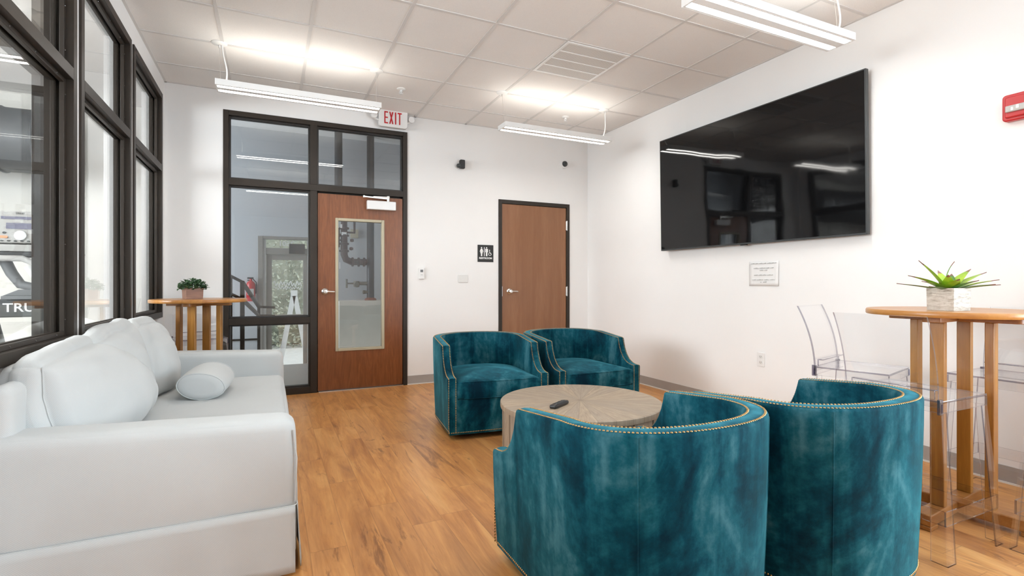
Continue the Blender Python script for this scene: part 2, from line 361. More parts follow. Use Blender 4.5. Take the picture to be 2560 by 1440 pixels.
# far wall with two openings
EX0,EX1,EZ=-.419,1.401,2.855; RX0,RX1,RZ=2.529,3.542,2.18
slab('wall_far',[(XL-WT,YF,0,EX0,YF+WT,CZ),(EX0,YF,EZ,EX1,YF+WT,CZ),(EX1,YF,0,RX0,YF+WT,CZ),(RX0,YF,RZ,RX1,YF+WT,CZ),(RX1,YF,0,XR+WT,YF+WT,CZ)],M['wall'])
BW=(-2.3,.20,.55,2.70)   # added opening in the right wall behind the camera, admits the fill light
slab('wall_right',[(XR,BW[1],0,XR+WT,YF,CZ),(XR,YB-.2,0,XR+WT,BW[0],CZ),(XR,BW[0],0,XR+WT,BW[1],BW[2]),(XR,BW[0],BW[3],XR+WT,BW[1],CZ)],M['wall'])
WIN=[(1.09,2.165),(2.23,3.30),(3.365,4.435),(4.505,5.59)]; WZ0,WZ1=.84,2.875
bx=[(XL-WT,YB-.2,0,XL,YF,WZ0),(XL-WT,YB-.2,WZ1,XL,YF,CZ)]; yy=YB-.2
for a,b in WIN: bx.append((XL-WT,yy,WZ0,XL,a,WZ1)); yy=b
bx.append((XL-WT,yy,WZ0,XL,YF,WZ1)); slab('wall_left',bx,M['wall'])
slab('wall_back',[(XL,YB-.2,0,XR,YB,CZ)],M['wall'])
# cove bases
def cove(name,segs):
    mb=MB()
    for (x0,y0,x1,y1) in segs:
        if abs(y1-y0)<1e-6:  # along x at far wall
            mb.box(x0,y0-.006,.006,x1,y0,.10,0); mb.box(x0,y0-.013,0,x1,y0,.010,1)
        else:
            d=-1 if x0>1 else 1; mb.box(x0,y0,.006,x0+d*.006,y1,.10,0); mb.box(x0,y0,0,x0+d*.013,y1,.010,1)
    struct(mb.build(name,[M['cove'],M['covetoe']]))
cove('baseboard_far',[(XL+.006,YF,EX0,YF),(EX1,YF,RX0,YF),(RX1,YF,XR-.006,YF)])
cove('baseboard_right',[(XR,YB,XR,YF)]); cove('baseboard_left',[(XL,YB,XL,YF)])
# interior windows
def make_window(name,y0,y1,deep):
    root=struct(empty(name,(XL,(y0+y1)/2,WZ0))); cy=(y0+y1)/2; hw=(y1-y0)/2; H=WZ1-WZ0; back=-WT-.002 if deep else -.085
    mb=MB(); f=.05; T0,T1=2.165-WZ0,2.225-WZ0
    mb.box(back,-hw,0,.012,-hw+f,H).box(back,hw-f,0,.012,hw,H).box(back,-hw+f,0,.012,hw-f,f).box(back,-hw+f,H-f,.012,hw-f,H).box(back,-hw+f,T0,.012,hw-f,T1)
    fr=mb.build('window_frame',M['darkmetal'],root,bevel=.002)
    for (z0,z1) in ((f,T0),(T1,H-f)):
        st=MB(); b=.022
        for (xa,xb) in ((-.040,-.020),(-.075,-.058)):
            st.box(xa,-hw+f,z0,xb,-hw+f+b,z1).box(xa,hw-f-b,z0,xb,hw-f,z1).box(xa,-hw+f+b,z0,xb,hw-f-b,z0+b).box(xa,-hw+f+b,z1-b,xb,hw-f-b,z1)
        bead=st.build('glazing_bead',M['darkmetal'],root,bevel=.002)
        sc=MB(); nz=max(3,int((z1-z0)/.26))
        for i in range(nz):
            zz=z0+.08+(z1-z0-.16)*i/(nz-1)
            for yy in (-hw+f+.011,hw-f-.011): sc.lathe([(.0045,0),(.003,.0025)],(-.020,yy,zz),'x',8)
            sc.lathe([(.0045,0),(.003,.003)],(-.030,hw-f-b,zz),'y',8) if False else None
        for i in range(4):
            yy=-hw+f+.12+(2*hw-2*f-.24)*i/3
            for zz in (z0+.011,z1-.011): sc.lathe([(.0045,0),(.003,.0025)],(-.020,yy,zz),'x',8)
        sc.build('screws',M['screw'],bead)
        g=MB(); g.box(-.053,-hw+f,z0,-.047,hw-f,z1); g.build('glass_pane',M['glass'],root)
for i,(a,b) in enumerate(WIN): make_window('window_%d'%(i+1),a,b,i<2)
# restroom door
rd=struct(empty('door_2',(0,0,0)))
mb=MB(); y0=YF-.012; y1=YF+WT
mb.box(RX0,y0,0,RX0+.045,y1,RZ).box(RX1-.045,y0,0,RX1,y1,RZ).box(RX0+.045,y0,RZ-.048,RX1-.045,y1,RZ)
mb.box(RX0+.045,YF+.05,0,RX0+.06,y1,RZ-.048).box(RX1-.06,YF+.05,0,RX1-.045,y1,RZ-.048).box(RX0+.045,YF+.05,RZ-.063,RX1-.045,y1,RZ-.048)
mb.build('door_frame',M['darkmetal'],rd,bevel=.002)
lf=MB().box(RX0+.048,YF+.002,.012,RX1-.048,YF+.046,RZ-.051).build('door_leaf',M['doorwood2'],rd,bevel=.002)
def lever(parent,x,z,y,dirx=1,L=.105):
    mb=MB(); mb.lathe([(.034,0),(.034,-.006),(.028,-.012),(.021,-.016),(.019,-.040),(.024,-.043),(.026,-.058),(.020,-.066),(.006,-.068)],(x,y,z),'y',28)
    pts=[(x+dirx*d,y-.052-.004*sin(d/L*PI),z-.004*(d/L)) for d in [0,.02,.04,.06,.08,L-.008,L]]
    mb.tube(pts,[.014,.012,.0105,.0105,.0105,.010,.005],12)
    return mb.build('door_handle',M['steel'],parent,smooth=True)
lever(lf,2.675,1.05,YF+.002,1,.10)
MB().box(RX0+.045,YF-.013,.99,RX0+.050,YF-.003,1.11).build('strike_plate',M['steel'],rd)
for zz in (1.90,1.045,.22):
    hb=MB(); 
    for k in range(5): hb.frust((3.502,YF-.010,zz-.058+k*.0235),(3.502,YF-.010,zz-.058+k*.0235+.0215),.0075,n=12)
    hb.frust((3.502,YF-.010,zz-.064),(3.502,YF-.010,zz+.064),.005,n=10); hb.box(3.490,YF-.004,zz-.057,3.516,YF+.001,zz+.057)
    hb.build('hinge',M['steel'],rd,smooth=True)
# entrance: frame, sidelight, transoms, door
ed=struct(empty('door_1',(0,0,0)))
mb=MB(); f=.048; ML,MR=.376,.446
mb.box(EX0,y0,0,EX0+f,y1,EZ).box(EX1-f,y0,0,EX1,y1,EZ).box(EX0+f,y0,EZ-f,EX1-f,y1,EZ)
mb.box(ML,y0,0,MR,y1,2.12).box(ML,y0,2.185,MR,y1,EZ-f).box(EX0+f,y0,2.12,EX1-f,y1,2.185)
mb.box(EX0+f,y0,.735,ML,y1,.80).box(EX0+f,y0,0,ML,y1,.07)
mb.box(MR,YF+.05,0,MR+.014,y1,2.12).box(EX1-f-.014,YF+.05,0,EX1-f,y1,2.12).box(MR,YF+.05,2.105,EX1-f,y1,2.12)
mb.build('door_frame',M['darkmetal'],ed,bevel=.002)
for (xa,xb,za,zb) in ((EX0+f,ML,.07,.735),(EX0+f,ML,.80,2.12),(EX0+f,ML,2.185,EZ-f),(MR,EX1-f,2.185,EZ-f)):
    s=MB(); b=.016
    for (ya,yb) in ((YF+.022,YF+.042),(YF+.056,YF+.076)):
        s.box(xa,ya,za,xa+b,yb,zb).box(xb-b,ya,za,xb,yb,zb).box(xa+b,ya,za,xb-b,yb,za+b).box(xa+b,ya,zb-b,xb-b,yb,zb)
    s.build('glazing_bead',M['darkmetal2'],ed,bevel=.0015)
    MB().box(xa,YF+.046,za,xb,YF+.052,zb).build('glass_pane',M['glass_dark'],ed)
LX0,LX1,LZ=.452,1.348,2.100; GX0,GX1,GZ0,GZ1=.632,1.142,.425,1.845
mb=MB(); ya,yb=YF+.004,YF+.048
mb.box(LX0,ya,.012,GX0,yb,LZ).box(GX1,ya,.012,LX1,yb,LZ).box(GX0,ya,.012,GX1,yb,GZ0).box(GX0,ya,GZ1,GX1,yb,LZ)
leaf=mb.build('door_leaf',M['doorwood'],ed)
g=.026; mb=MB(); a_,b_=YF-.006,YF+.058
mb.box(GX0-.004,a_,GZ0-.004,GX0+g,b_,GZ1+.004).box(GX1-g,a_,GZ0-.004,GX1+.004,b_,GZ1+.004).box(GX0+g,a_,GZ0-.004,GX1-g,b_,GZ0+g).box(GX0+g,a_,GZ1-g,GX1-g,b_,GZ1+.004)
mb.build('vision_frame',M['cream'],leaf,bevel=.004)
MB().box(GX0+g-.003,YF+.024,GZ0+g-.003,GX1-g+.003,YF+.030,GZ1-g+.003).build('glass_pane',M['glass_dark'],leaf)
lever(leaf,.522,1.062,YF+.004,1,.095)
MB().box(.950,YF-.062,1.955,1.262,YF+.003,2.052).build('closer_body',M['silver'],leaf,bevel=.006)
mb=MB(); mb.beam((.905,YF-.060,2.088),(1.175,YF-.045,2.080),.022,.014).beam((1.02,YF-.030,2.094),(1.19,YF-.055,2.094),.030,.016).frust((1.178,YF-.05,2.05),(1.178,YF-.05,2.108),.017,n=16).frust((.915,YF-.06,2.078),(.915,YF-.06,2.100),.012,n=12)
mb.build('closer_arm',M['steel'],leaf,smooth=True)
MB().box(EX0+f+.75+.08,YF-.02,.0,EX1-f,YF+.10,.008).build('threshold',M['steel'],ed)
# ------------------------------------------------------------------ wall-mounted things
def roundrect(w,h,r,n=5,cx=0,cy=0):
    pts=[]
    for (sx,sy,a0) in ((1,1,0),(-1,1,PI/2),(-1,-1,PI),(1,-1,1.5*PI)):
        for i in range(n+1):
            a=a0+PI/2*i/n; pts.append((cx+sx*(w/2-r)+r*cos(a),cy+sy*(h/2-r)+r*sin(a)))
    return pts
# exit sign
es=empty('exit_sign',(1.225,YF,2.965),label='white exit sign with red letters and two round lamp heads above the entrance door',cat='exit sign')
ew,eh=.315,.200; mb=MB(); mb.prism(roundrect(ew,eh,.03),-.098,-.050,'y'); mb.box(-.05,-.06,-.05,.05,0,.05); mb.build('housing',M['whiteplastic'],es,bevel=.005)
MB().prism(roundrect(.105,.035,.008,cy=eh/2+.014),-.092,-.002,'y').build('mounting_canopy',M['whiteplastic'],es,bevel=.003)
mb=MB(); H=.066; yA,yB=-.1005,-.097; st=.0125
def bar(x0,z0,x1,z1): mb.box(x0,yA,z0,x1,yB,z1)
x=-.100; bar(x,-H,x+st,H); bar(x+st,H-.014,x+.040,H); bar(x+st,-.007,x+.038,.007); bar(x+st,-H,x+.040,-H+.014)
x=-.047; mb.prism([(x,H),(x+.014,H),(x+.046,-H),(x+.032,-H)],yA,yB,'y'); mb.prism([(x+.032,H),(x+.046,H),(x+.014,-H),(x,-H)],yA-.0004,yB,'y')
x=.016; bar(x,-H,x+.0135,H)
x=.045; bar(x,H-.014,x+.046,H); bar(x+.0165,-H,x+.0295,H-.014)
mb.build('exit_lettering',M['exitred'],es)
for sx in (-1,1):
    hd=MB(); hd.lathe([(.012,.0),(.030,-.004),(.036,-.018),(.036,-.036),(.033,-.044),(.004,-.046)],(sx*.205,-.045,.015),'y',24); hd.frust((sx*.155,-.07,-.03),(sx*.20,-.06,-.01),.010,n=10)
    hd.build('lamp_head',M['whiteplastic'],es,smooth=True)
# black bullet camera
cm=empty('security_camera',(2.045,YF,2.552),label='small black security camera with its lens turned to the left on the far wall',cat='camera')
MB().prism(roundrect(.062,.104,.012),-.060,-.014,'y').build('camera_body',M['black'],cm,bevel=.006)
MB().lathe([(.026,.0),(.026,.020),(.022,.030),(.012,.038),(.002,.040)],(-.028-.0,-.035,-.02),'x',20).build('lens_barrel',M['charcoal'],cm,smooth=True)
for v in cm.children[-1].data.vertices: v.co.x=-.028-(v.co.x+.028)
MB().lathe([(.036,0),(.036,-.012),(.020,-.016)],(.004,0,-.006),'y',24).build('wall_mount',M['whiteplastic'],cm,smooth=True)
cm=empty('security_camera',(3.452,YF,2.690),label='round white security camera with a dark domed eye near the right corner',cat='camera')
MB().lathe([(.050,0),(.052,-.018),(.047,-.034),(.038,-.038)],(0,0,0),'y',32).build('camera_base',M['whiteplastic'],cm,smooth=True)
o=MB().lathe([(.0385,-.030),(.036,-.050),(.028,-.062),(.014,-.069),(.001,-.070)],(0,0,.006),'y',28).build('camera_dome',M['charcoal'],cm,smooth=True)
MB().lathe([(.010,-.066),(.008,-.073),(.001,-.074)],(.0,0,.010),'y',14).build('lens',M['black'],cm,smooth=True)
# restroom sign
rs=empty('restroom_sign',(2.357,YF,1.510),label='square black restroom sign with white figures beside the plain brown door',cat='sign')
MB().box(-.103,-.006,-.103,.103,0,.103).build('sign_plate',M['blackmatt'],rs,bevel=.0015)
pg=MB(); yA,yB=-.0075,-.0055
def disc(cx,cz,r,n=18): pg.prism([(cx+r*cos(2*PI*i/n),cz+r*sin(2*PI*i/n)) for i in range(n)],yA,yB,'y')
def poly(ps): pg.prism(ps,yA,yB,'y')
cx=-.053; disc(cx,.068,.0085); poly([(cx-.009,.057),(cx+.009,.057),(cx+.024,.022),(cx+.018,.018),(cx+.008,.040),(cx+.017,.002),(cx+.009,.002),(cx+.009,-.033),(cx-.009,-.033),(cx-.009,.002),(cx-.017,.002),(cx-.008,.040),(cx-.018,.018),(cx-.024,.022)])
pg.box(-.0215,yA,-.033,-.0135,yB,.076)
cx=.013; disc(cx,.068,.0085); poly([(cx-.017,.056),(cx+.017,.056),(cx+.019,.015),(cx+.012,.015),(cx+.010,.04),(cx+.010,-.033),(cx+.001,-.033),(cx,.010),(cx-.001,-.033),(cx-.010,-.033),(cx-.010,.04),(cx-.012,.015),(cx-.019,.015)])
disc(.052,.040,.0065); poly([(.048,.032),(.055,.032),(.057,.012),(.070,.008),(.078,-.014),(.072,-.016),(.066,.000),(.050,.004)])
for i in range(14):
    a0=PI*.75+i*(PI*1.35)/14; a1=a0+PI*1.35/14; c0=(.056,-.006); poly([(c0[0]+r*cos(a),c0[1]+r*sin(a)) for r,a in ((.0205,a0),(.0205,a1),(.0150,a1),(.0150,a0))])
pg.build('pictograms',M['white'],rs)
tx=MB(); text_on_y(tx,'RESTROOM',.030,0,-.0062,-.058,.0008,.0011,1.0); o=tx.build('restroom_lettering',M['white'],rs)
xs=[v.co.x for v in o.data.vertices]; k=.168/(max(xs)-min(xs))
for v in o.data.vertices: v.co.x*=k
# switch/thermostat, blank plate
sw=empty('wall_thermostat',(1.563,YF,1.262),label='slim white thermostat with a small display just right of the entrance frame',cat='thermostat')
MB().prism(roundrect(.062,.128,.008),-.022,0,'y').build('housing',M['whiteplastic'],sw,bevel=.004)
MB().box(-.016,-.0235,.014,.016,-.021,.042).build('display',M['midgrey'],sw)
MB().box(-.012,-.024,-.020,.012,-.021,-.014).build('button',M['palegrey'],sw)
bp=MB().prism(roundrect(.125,.092,.006),-.009,0,'y').build('blank_wall_plate',M['offplastic'],bevel=.003,loc=(2.067,YF,1.205)); tag(bp,'wide blank white cover plate on the far wall between thermostat and brown door','wall plate')
# outlet on the right wall
ol=empty('wall_outlet',(XR,3.078,.492),label='white duplex power outlet low on the right wall',cat='outlet')
o=MB().prism(roundrect(.076,.120,.006),-.007,0,'x').build('cover_plate',M['whiteplastic'],ol,bevel=.002)
for dz in (-.024,.024):
    mb=MB().prism(roundrect(.034,.030,.010,cy=dz),-.0095,-.006,'x',mi=0)
    for dy in (-.006,.006): mb.box(-.0102,dy-.001,dz-.004,-.009,dy+.001,dz+.006,1)
    mb.box(-.0102,-.0018,dz-.010,-.009,.0018,dz-.0065,1); mb.build('socket',[M['offplastic'],M['black']],ol)
# fire alarm strobe
fa=empty('fire_alarm',(XR,1.390,2.145),label='red fire alarm strobe with a clear lens at the upper right of the right wall',cat='fire alarm')
def pc(a): return [(p[0],p[1]) for p in a]
MB().prism(roundrect(.130,.150,.018),-.040,0,'x').build('housing',M['red'],fa,bevel=.006)
MB().prism(roundrect(.100,.118,.010),-.052,-.036,'x').build('raised_face',M['red'],fa,bevel=.006)
mb=MB().prism(roundrect(.085,.036,.005,cy=-.012),-.066,-.050,'x'); mb.build('strobe_lens',M['palegrey'],fa,bevel=.004)
MB().box(-.0685,-.018,-.018,-.064,-.006,.002).box(-.0685,.006,-.024,-.064,.016,-.006).build('strobe_tube',M['white'],fa)
# notice
nt_=empty('paper_notice',(XR,3.050,1.232),label='white sheet of printed paper taped on the wall below the television',cat='notice')
mb=MB(); n=8; w,h=.292,.212
rows=[]
for j in range(n+1):
    z=-h/2+h*j/n; rows.append([(-.002-.010*((i/n)**4)*(1-j/n)-.004*(abs(i/n-.5)*2)**3, w/2-w*i/n, z) for i in range(n+1)])
mb.loft(rows,cap=False,closed=False); o=mb.build('sheet',M['paper'],nt_,smooth=True); sol=o.modifiers.new('t','SOLIDIFY'); sol.thickness=.0006
mb=MB()
for z,hwid,g in ((.088,.128,[.3,.62]),(.048,.102,[.28,.6,.8]),(.029,.040,[.5]),(-.012,.098,[.22,.66]),(-.053,.118,[.2,.5,.75]),(-.072,.034,[.4])):
    mb=MB(); xs=[0]+g+[1]
    for a,b in zip(xs[:-1],xs[1:]):
        ya=hwid-2*hwid*a-.003; yb=hwid-2*hwid*b+.003; k=max(1,int(abs(ya-yb)/.011))
        for q in range(k):
            u=ya+(yb-ya)*q/k; mb.box(-.0095,u,z-.0022,-.0030,u-.0085,z+.0022+.0012*((q*7)%3-1))
    mb.build('printed_line',M['ink'],nt_)
# television
TVX=3.755; tv=empty('television',(XR,3.205,2.072),label='very large black flat television mounted on the right wall',cat='television')
hw,hh=1.028,.580; tv.rotation_euler=(0,math.radians(-1.0),math.radians(.8)); tv.location.x-=.008
MB().box(-.075,-hw,-hh,-.040,hw,hh).build('bezel',M['charcoal'],tv,bevel=.003)
MB().box(-.0765,-hw+.010,-hh+.014,-.074,hw-.010,hh-.010).build('screen',M['screen'],tv)
MB().box(-.045,-.30,-.22,-.008,.30,.22).build('wall_bracket',M['black'],tv,bevel=.004)
MB().box(-.074,-.03,-hh-.008,-.050,.03,-hh+.001).build('logo_chin',M['black'],tv)
# ------------------------------------------------------------------ ceiling things
def sprinkler(x,y,lab):
    r=empty('ceiling_sprinkler',(x,y,CZ),label=lab,cat='sprinkler',group='ceiling sprinkler heads')
    MB().lathe([(.042,0),(.041,-.006),(.030,-.012),(.012,-.014)],(0,0,0),'z',24).build('escutcheon',M['white'],r,smooth=True)
    MB().lathe([(.012,-.012),(.012,-.030),(.006,-.034),(.005,-.050),(.020,-.052),(.020,-.055),(.003,-.056)],(0,0,0),'z',16).tube([(-.012,0,-.026),(-.018,0,-.038),(-.006,0,-.050)],.0025,6).tube([(.012,0,-.026),(.018,0,-.038),(.006,0,-.050)],.0025,6).build('deflector',M['silver'],r,smooth=True)
sprinkler(1.153,4.975,'white sprinkler head in the ceiling above the exit sign')
sprinkler(3.04,5.013,'white sprinkler head in the ceiling above the restroom door')
vt=empty('ceiling_vent',(2.405,3.73,CZ),label='square perforated return air grille set in the ceiling tiles',cat='air vent')
mb=MB(); a=.300
mb.box(-a,-a,-.010,a,-a+.022,-.004).box(-a,a-.022,-.010,a,a,-.004).box(-a,-a+.022,-.010,-a+.022,a-.022,-.004).box(a-.022,-a+.022,-.010,a,a-.022,-.004); mb.build('vent_frame',M['white'],vt,bevel=.0015)
MB().box(-a+.02,-a+.02,-.0065,a-.02,a-.02,-.0045).build('perforated_panel',M['perf'],vt)
for k in range(3): yy=-a+.022+(2*a-.044)*(k+1)/4; MB().box(-a+.022,yy-.006,-.010,a-.022,yy+.006,-.006).build('cross_bar',M['white'],vt)
def pendant():
    r=empty('pendant_light',(0,0,0)); L=.63; w=.092; zb=2.675-CZ; zt=2.722-CZ
    mb=MB(); mb.box(-L,-w,zb,L,-w+.010,zt).box(-L,w-.010,zb,L,w,zt).box(-L,-w+.010,zb,-L+.012,w-.010,zt).box(L-.012,-w+.010,zb,L,w-.010,zt).box(-L+.012,-.026,zb,L-.012,.026,zt-.006).box(-L+.012,-w+.010,zb,L-.012,-w+.0205,zb+.02).box(-L+.012,w-.0205,zb,L-.012,w-.010,zb+.02)
    mb.box(-L+.012,-w+.010,zt-.010,L-.012,w-.010,zt-.004)
    mb.build('housing',M['white'],r,bevel=.0015)
    for s in (-1,1): MB().box(-L+.022,s*.027,zb+.004,L-.022,s*(w-.020),zb+.008).build('lens',M['lens'],r)
    MB().box(-L+.03,-w+.02,zt-.0035,L-.03,w-.02,zt+.002).build('up_lens',M['uplens'],r)
    for s in (-1,1):
        MB().lathe([(.058,0),(.057,-.006),(.045,-.014),(.012,-.018)],(s*.61,.035,0),'z',28).build('canopy',M['white'],r,smooth=True)
        MB().frust((s*.61,.035,-.01),(s*(L-.03),0,zt),.0015,n=6).frust((s*.61,.035,-.014),(s*.61,.035,-.040),.006,n=8).build('suspension_wire',M['steel'],r)
    return r
def cord(r,sx,bow):
    L=.63; zt=2.722-CZ; P0=Vector((sx*.61+.02,.035,-.012)); P1=Vector((sx*(L-.07),-.01,zt)); pts=[]
    for i in range(15):
        t=i/14; p=P0.lerp(P1,t); p.x+=bow*sin(PI*t)-.006*sin(2*PI*t); pts.append(p)
    MB().tube(pts,.0055,8).build('power_cord',M['white'],r,smooth=True)
p0=pendant()
spots=[(.245,4.605,-1,.010,'white linear pendant light hanging in front of the entrance frame',None),
 (2.69,4.605,1,.020,'white linear pendant light hanging near the far right corner',None),
 (2.69,2.075,1,.045,'largest nearest white linear pendant light at the top right of the view',None),
 (.245,2.075,-1,.02,'white linear pendant light above the sofa, seen only as reflections',None),
]
gp=[(-2.75,3.6),(-2.75,5.2),(-2.75,.6)]
for x,y,sx,bow,lab,_ in spots:
    r=copy_tree(p0); r.location=(x,y,CZ); tag(r,lab,'pendant light','linear pendant lights'); cord(r,sx,bow)
for i,(x,y) in enumerate(gp):
    r=copy_tree(p0); r.location=(x,y,CZ); tag(r,['white linear pendant light over the treadmill in the gym','white linear pendant light at the far end of the gym','white linear pendant light at the near end of the gym'][i],'pendant light','gym pendant lights')
r=copy_tree(p0); r.location=(2.22,7.25,3.68); r.rotation_euler=(0,0,PI/2); tag(r,'unseen pendant light added to brighten the hall beyond the brown doors','pendant light','added hall light')  # extra pendant hidden behind the far wall to light the hall ledge
for c in list(p0.children): bpy.data.objects.remove(c)
bpy.data.objects.remove(p0)
# ------------------------------------------------------------------ teal armchairs
def chair_paths():
    st=[]
    ds=[0,.012,.03,.05,.07,.09,.11,.13,.15,.165,.18,.19,.20,.207,.213,.217,.220,.26,.32,.38,.44,.50,.53]
    for d in ds: st.append(('s',d,-1))
    N=26
    for i in range(1,N): st.append(('e',i/N,0))
    for d in reversed(ds): st.append(('s',d,1))
    return st
prof=[(0,.455),(.03,.456),(.07,.462),(.10,.473),(.13,.492),(.16,.522),(.18,.553),(.20,.596),(.213,.640),(.220,.668),(.53,.700)]
def topz(d):
    for (a,za),(b,zb) in zip(prof[:-1],prof[1:]):
        if d<=b: return za+(zb-za)*(d-a)/(b-a)
    return .700
def plan(s,inset):
    k,t,side=s; a=.400-inset; b=.330-inset
    if k=='s': return (side*a,-.43+t,topz(t))
    ph=PI*t; n=2.25; cx,sy=-cos(ph),sin(ph)
    x=a*math.copysign(abs(cx)**(2/n),cx); y=b*abs(sy)**(2/n)
    return (x,.10+y,.700+.012*sin(ph))
def make_chair():
    root=empty('swivel_armchair',(0,0,0)); st=chair_paths(); RW=.074; R=.010; ZB=.045
    rings=[]
    for s in st:
        xo,yo,zt=plan(s,0); 
        ring=[]
        def P(inset,z):
            x,y,_=plan(s,inset); return (x,y,z)
        ring.append(P(.075,ZB)); ring.append(P(.020,ZB))
        for q in (.15,.3,.5,.7,.85): z=ZB+(zt-.02-ZB)*q; ring.append(P(.020*(1-q)**1.5,z))
        ring+= [P(0,zt-R*1.2),P(R*.3,zt-R*.3),P(R,zt),P(RW*.5,zt+.004),P(RW-R,zt),P(RW-R*.3,zt-R*.3),P(RW,zt-R*1.2)]
        for q in (.5,): ring.append(P(RW+.004,zt*q+.1))
        ring.append(P(.080,.20))
        rings.append(ring)
    mb=MB(); mb.loft(rings,cap=True,closed=True); sh=mb.build('upholstered_shell',M['velvet'],root,smooth=True,angle=50)
    # seat cushion
    def outline(ins,yfront):
        pts=[]; N=30; a=.400-.078-ins; b=.330-.078-ins
        ys=[yfront+ins+(.10-yfront-ins)*i/8 for i in range(8)]
        for y in ys: pts.append((-a,y))
        for i in range(N+1):
            ph=PI*i/N; cx,sy=-cos(ph),sin(ph); pts.append((a*math.copysign(abs(cx)**.9,cx),.10+b*abs(sy)**.9))
        for y in reversed(ys): pts.append((a,y))
        n=14
        for i in range(1,n): pts.append((a-2*a*i/n,yfront+ins-.012*sin(PI*i/n)))
        return pts
    yf=-.434; lv=[(.300,.012),(.304,.003),(.314,.0),(.36,-.003),(.412,.0),(.421,.002),(.426,.008)]
    rings=[[(x,y,z+(.010 if z>.35 else 0)*math.exp(-((x/.2)**2))*0) for x,y in outline(ins,yf)] for z,ins in lv]
    base=outline(.008,yf)
    for k in range(1,9):
        q=1-k/9; rings.append([(x*q,-.06+(y+.06)*q,.426+.045*(1-q**2.2)) for x,y in base])
    mb=MB(); mb.loft(rings); mb.build('seat_cushion',M['velvet'],root,smooth=True,angle=80)
    mb=MB(); mb.tube([(x,y,.424) for x,y in outline(.001,yf)[-13:]],.0036,6); mb.tube([(x,y,.304) for x,y in outline(.001,yf)[-13:]],.0036,6); mb.build('cushion_welt',M['velvet'],root,smooth=True)
    # front rail below the cushion
    mb=MB(); n=10
    rows=[[(-.326+.652*i/n,-.428-.006*sin(PI*i/n),z) for i in range(n+1)]+[(.326-.652*i/n,-.38,z) for i in range(n+1)] for z in (ZB,.10,.2,.296)]
    mb.loft(rows); mb.build('front_rail',M['velvet'],root,smooth=True,angle=50)
    # nailheads
    def nails(name,path):
        pts=[Vector(p) for p,_ in path]; nr=[Vector(q) for _,q in path]; mb=MB(); sp=.0125; acc=0
        dome=[]
        for i in range(len(pts)-1):
            L=(pts[i+1]-pts[i]).length
            while acc<L:
                t=acc/L; dome.append((pts[i].lerp(pts[i+1],t),nr[i].lerp(nr[i+1],t).normalized())); acc+=sp
            acc-=L
        for p,nn in dome:
            u=nn.orthogonal().normalized(); w=nn.cross(u); vs=[]; k=6
            for rr,h in ((.0046,0),(.0038,.0022)): vs+= [p+(u*cos(2*PI*j/k)+w*sin(2*PI*j/k))*rr+nn*h for j in range(k)]
            vs.append(p+nn*.0034); fs=[(j,(j+1)%k,k+(j+1)%k,k+j) for j in range(k)]+[(k+j,k+(j+1)%k,2*k) for j in range(k)]
            mb.add(vs,fs)
        o=mb.build(name,M['brass'],root,smooth=True,angle=180); o['kind']='stuff'; return o
    def rimrow(ins):
        path=[]
        x0,y0,_=plan(st[0],ins)
        for z in [ZB+.018+(.447-ZB-.018)*i/10 for i in range(11)]: path.append(((x0,-.4305,z),(0,-1,0)))
        prev=None
        for i,s in enumerate(st):
            x,y,zt=plan(s,ins)
            a=plan(st[max(i-1,0)],ins); b=plan(st[min(i+1,len(st)-1)],ins)
            tg=Vector(b)-Vector(a); horiz=Vector((tg.x,tg.y,0)); slope=tg.z
            nrm=Vector((0,0,1))
            if horiz.length>1e-6:
                h=horiz.normalized(); nrm=Vector((-h.x*slope,-h.y*slope,horiz.length)).normalized()
            path.append(((x,y,zt+.0012 if ins<.02 or ins>.05 else zt),nrm))
        x1,y1,_=plan(st[-1],ins)
        for z in [.447+(ZB+.018-.447)*i/10 for i in range(11)]: path.append(((x1,-.4305,z),(0,-1,0)))
        return path
    nails('nailhead_trim',rimrow(.0105)); nails('nailhead_trim',rimrow(.074-.0105))
    path=[]
    for i,s in enumerate(st):
        x,y,_=plan(s,.0185); a=plan(st[max(i-1,0)],.02); b=plan(st[min(i+1,len(st)-1)],.02); tg=Vector((b[0]-a[0],b[1]-a[1],0)).normalized()
        path.append(((x,y,ZB+.016),(-tg.y,tg.x,0)))
    path+= [((.38-.76*i/20,-.4345 if 1<i<19 else -.431,ZB+.016),(0,-1,0)) for i in range(21)]
    nails('nailhead_trim',path)
    # seams of the back panel
    for t in (.27,.73):
        s=('e',t,0); x,y,zt=plan(s,0); pts=[]
        for q in [i/8 for i in range(9)]: 
            xx,yy,_=plan(s,.020*(1-q)**1.5-.0002); pts.append((xx,yy,ZB+.01+(zt-.02-ZB)*q))
        MB().tube(pts,.0022,6).build('back_seam',M['velvet'],root,smooth=True)
    MB().lathe([(.27,.0),(.27,.030),(.10,.034),(.10,ZB+.01)],(0,.02,0),'z',40).build('swivel_base',M['black'],root,smooth=True)
    return root
ch=make_chair()
chairs=[(1.600,3.935,-.105*1.0,'teal velvet armchair facing us on the far left side of the round wood table'),
 (2.440,3.900,.0,'teal velvet armchair facing us on the far right side of the round wood table'),
 (1.245,1.548,PI,'nearest teal velvet armchair seen from behind, left of its twin'),
 (2.060,1.495,PI,'teal velvet armchair seen from behind next to the clear stools')]
for i,(x,y,rz,lab) in enumerate(chairs):
    o=ch if i==0 else copy_tree(ch); o.location=(x,y,0); o.rotation_euler=(0,0,rz); tag(o,lab,'armchair','teal armchairs around the round table')
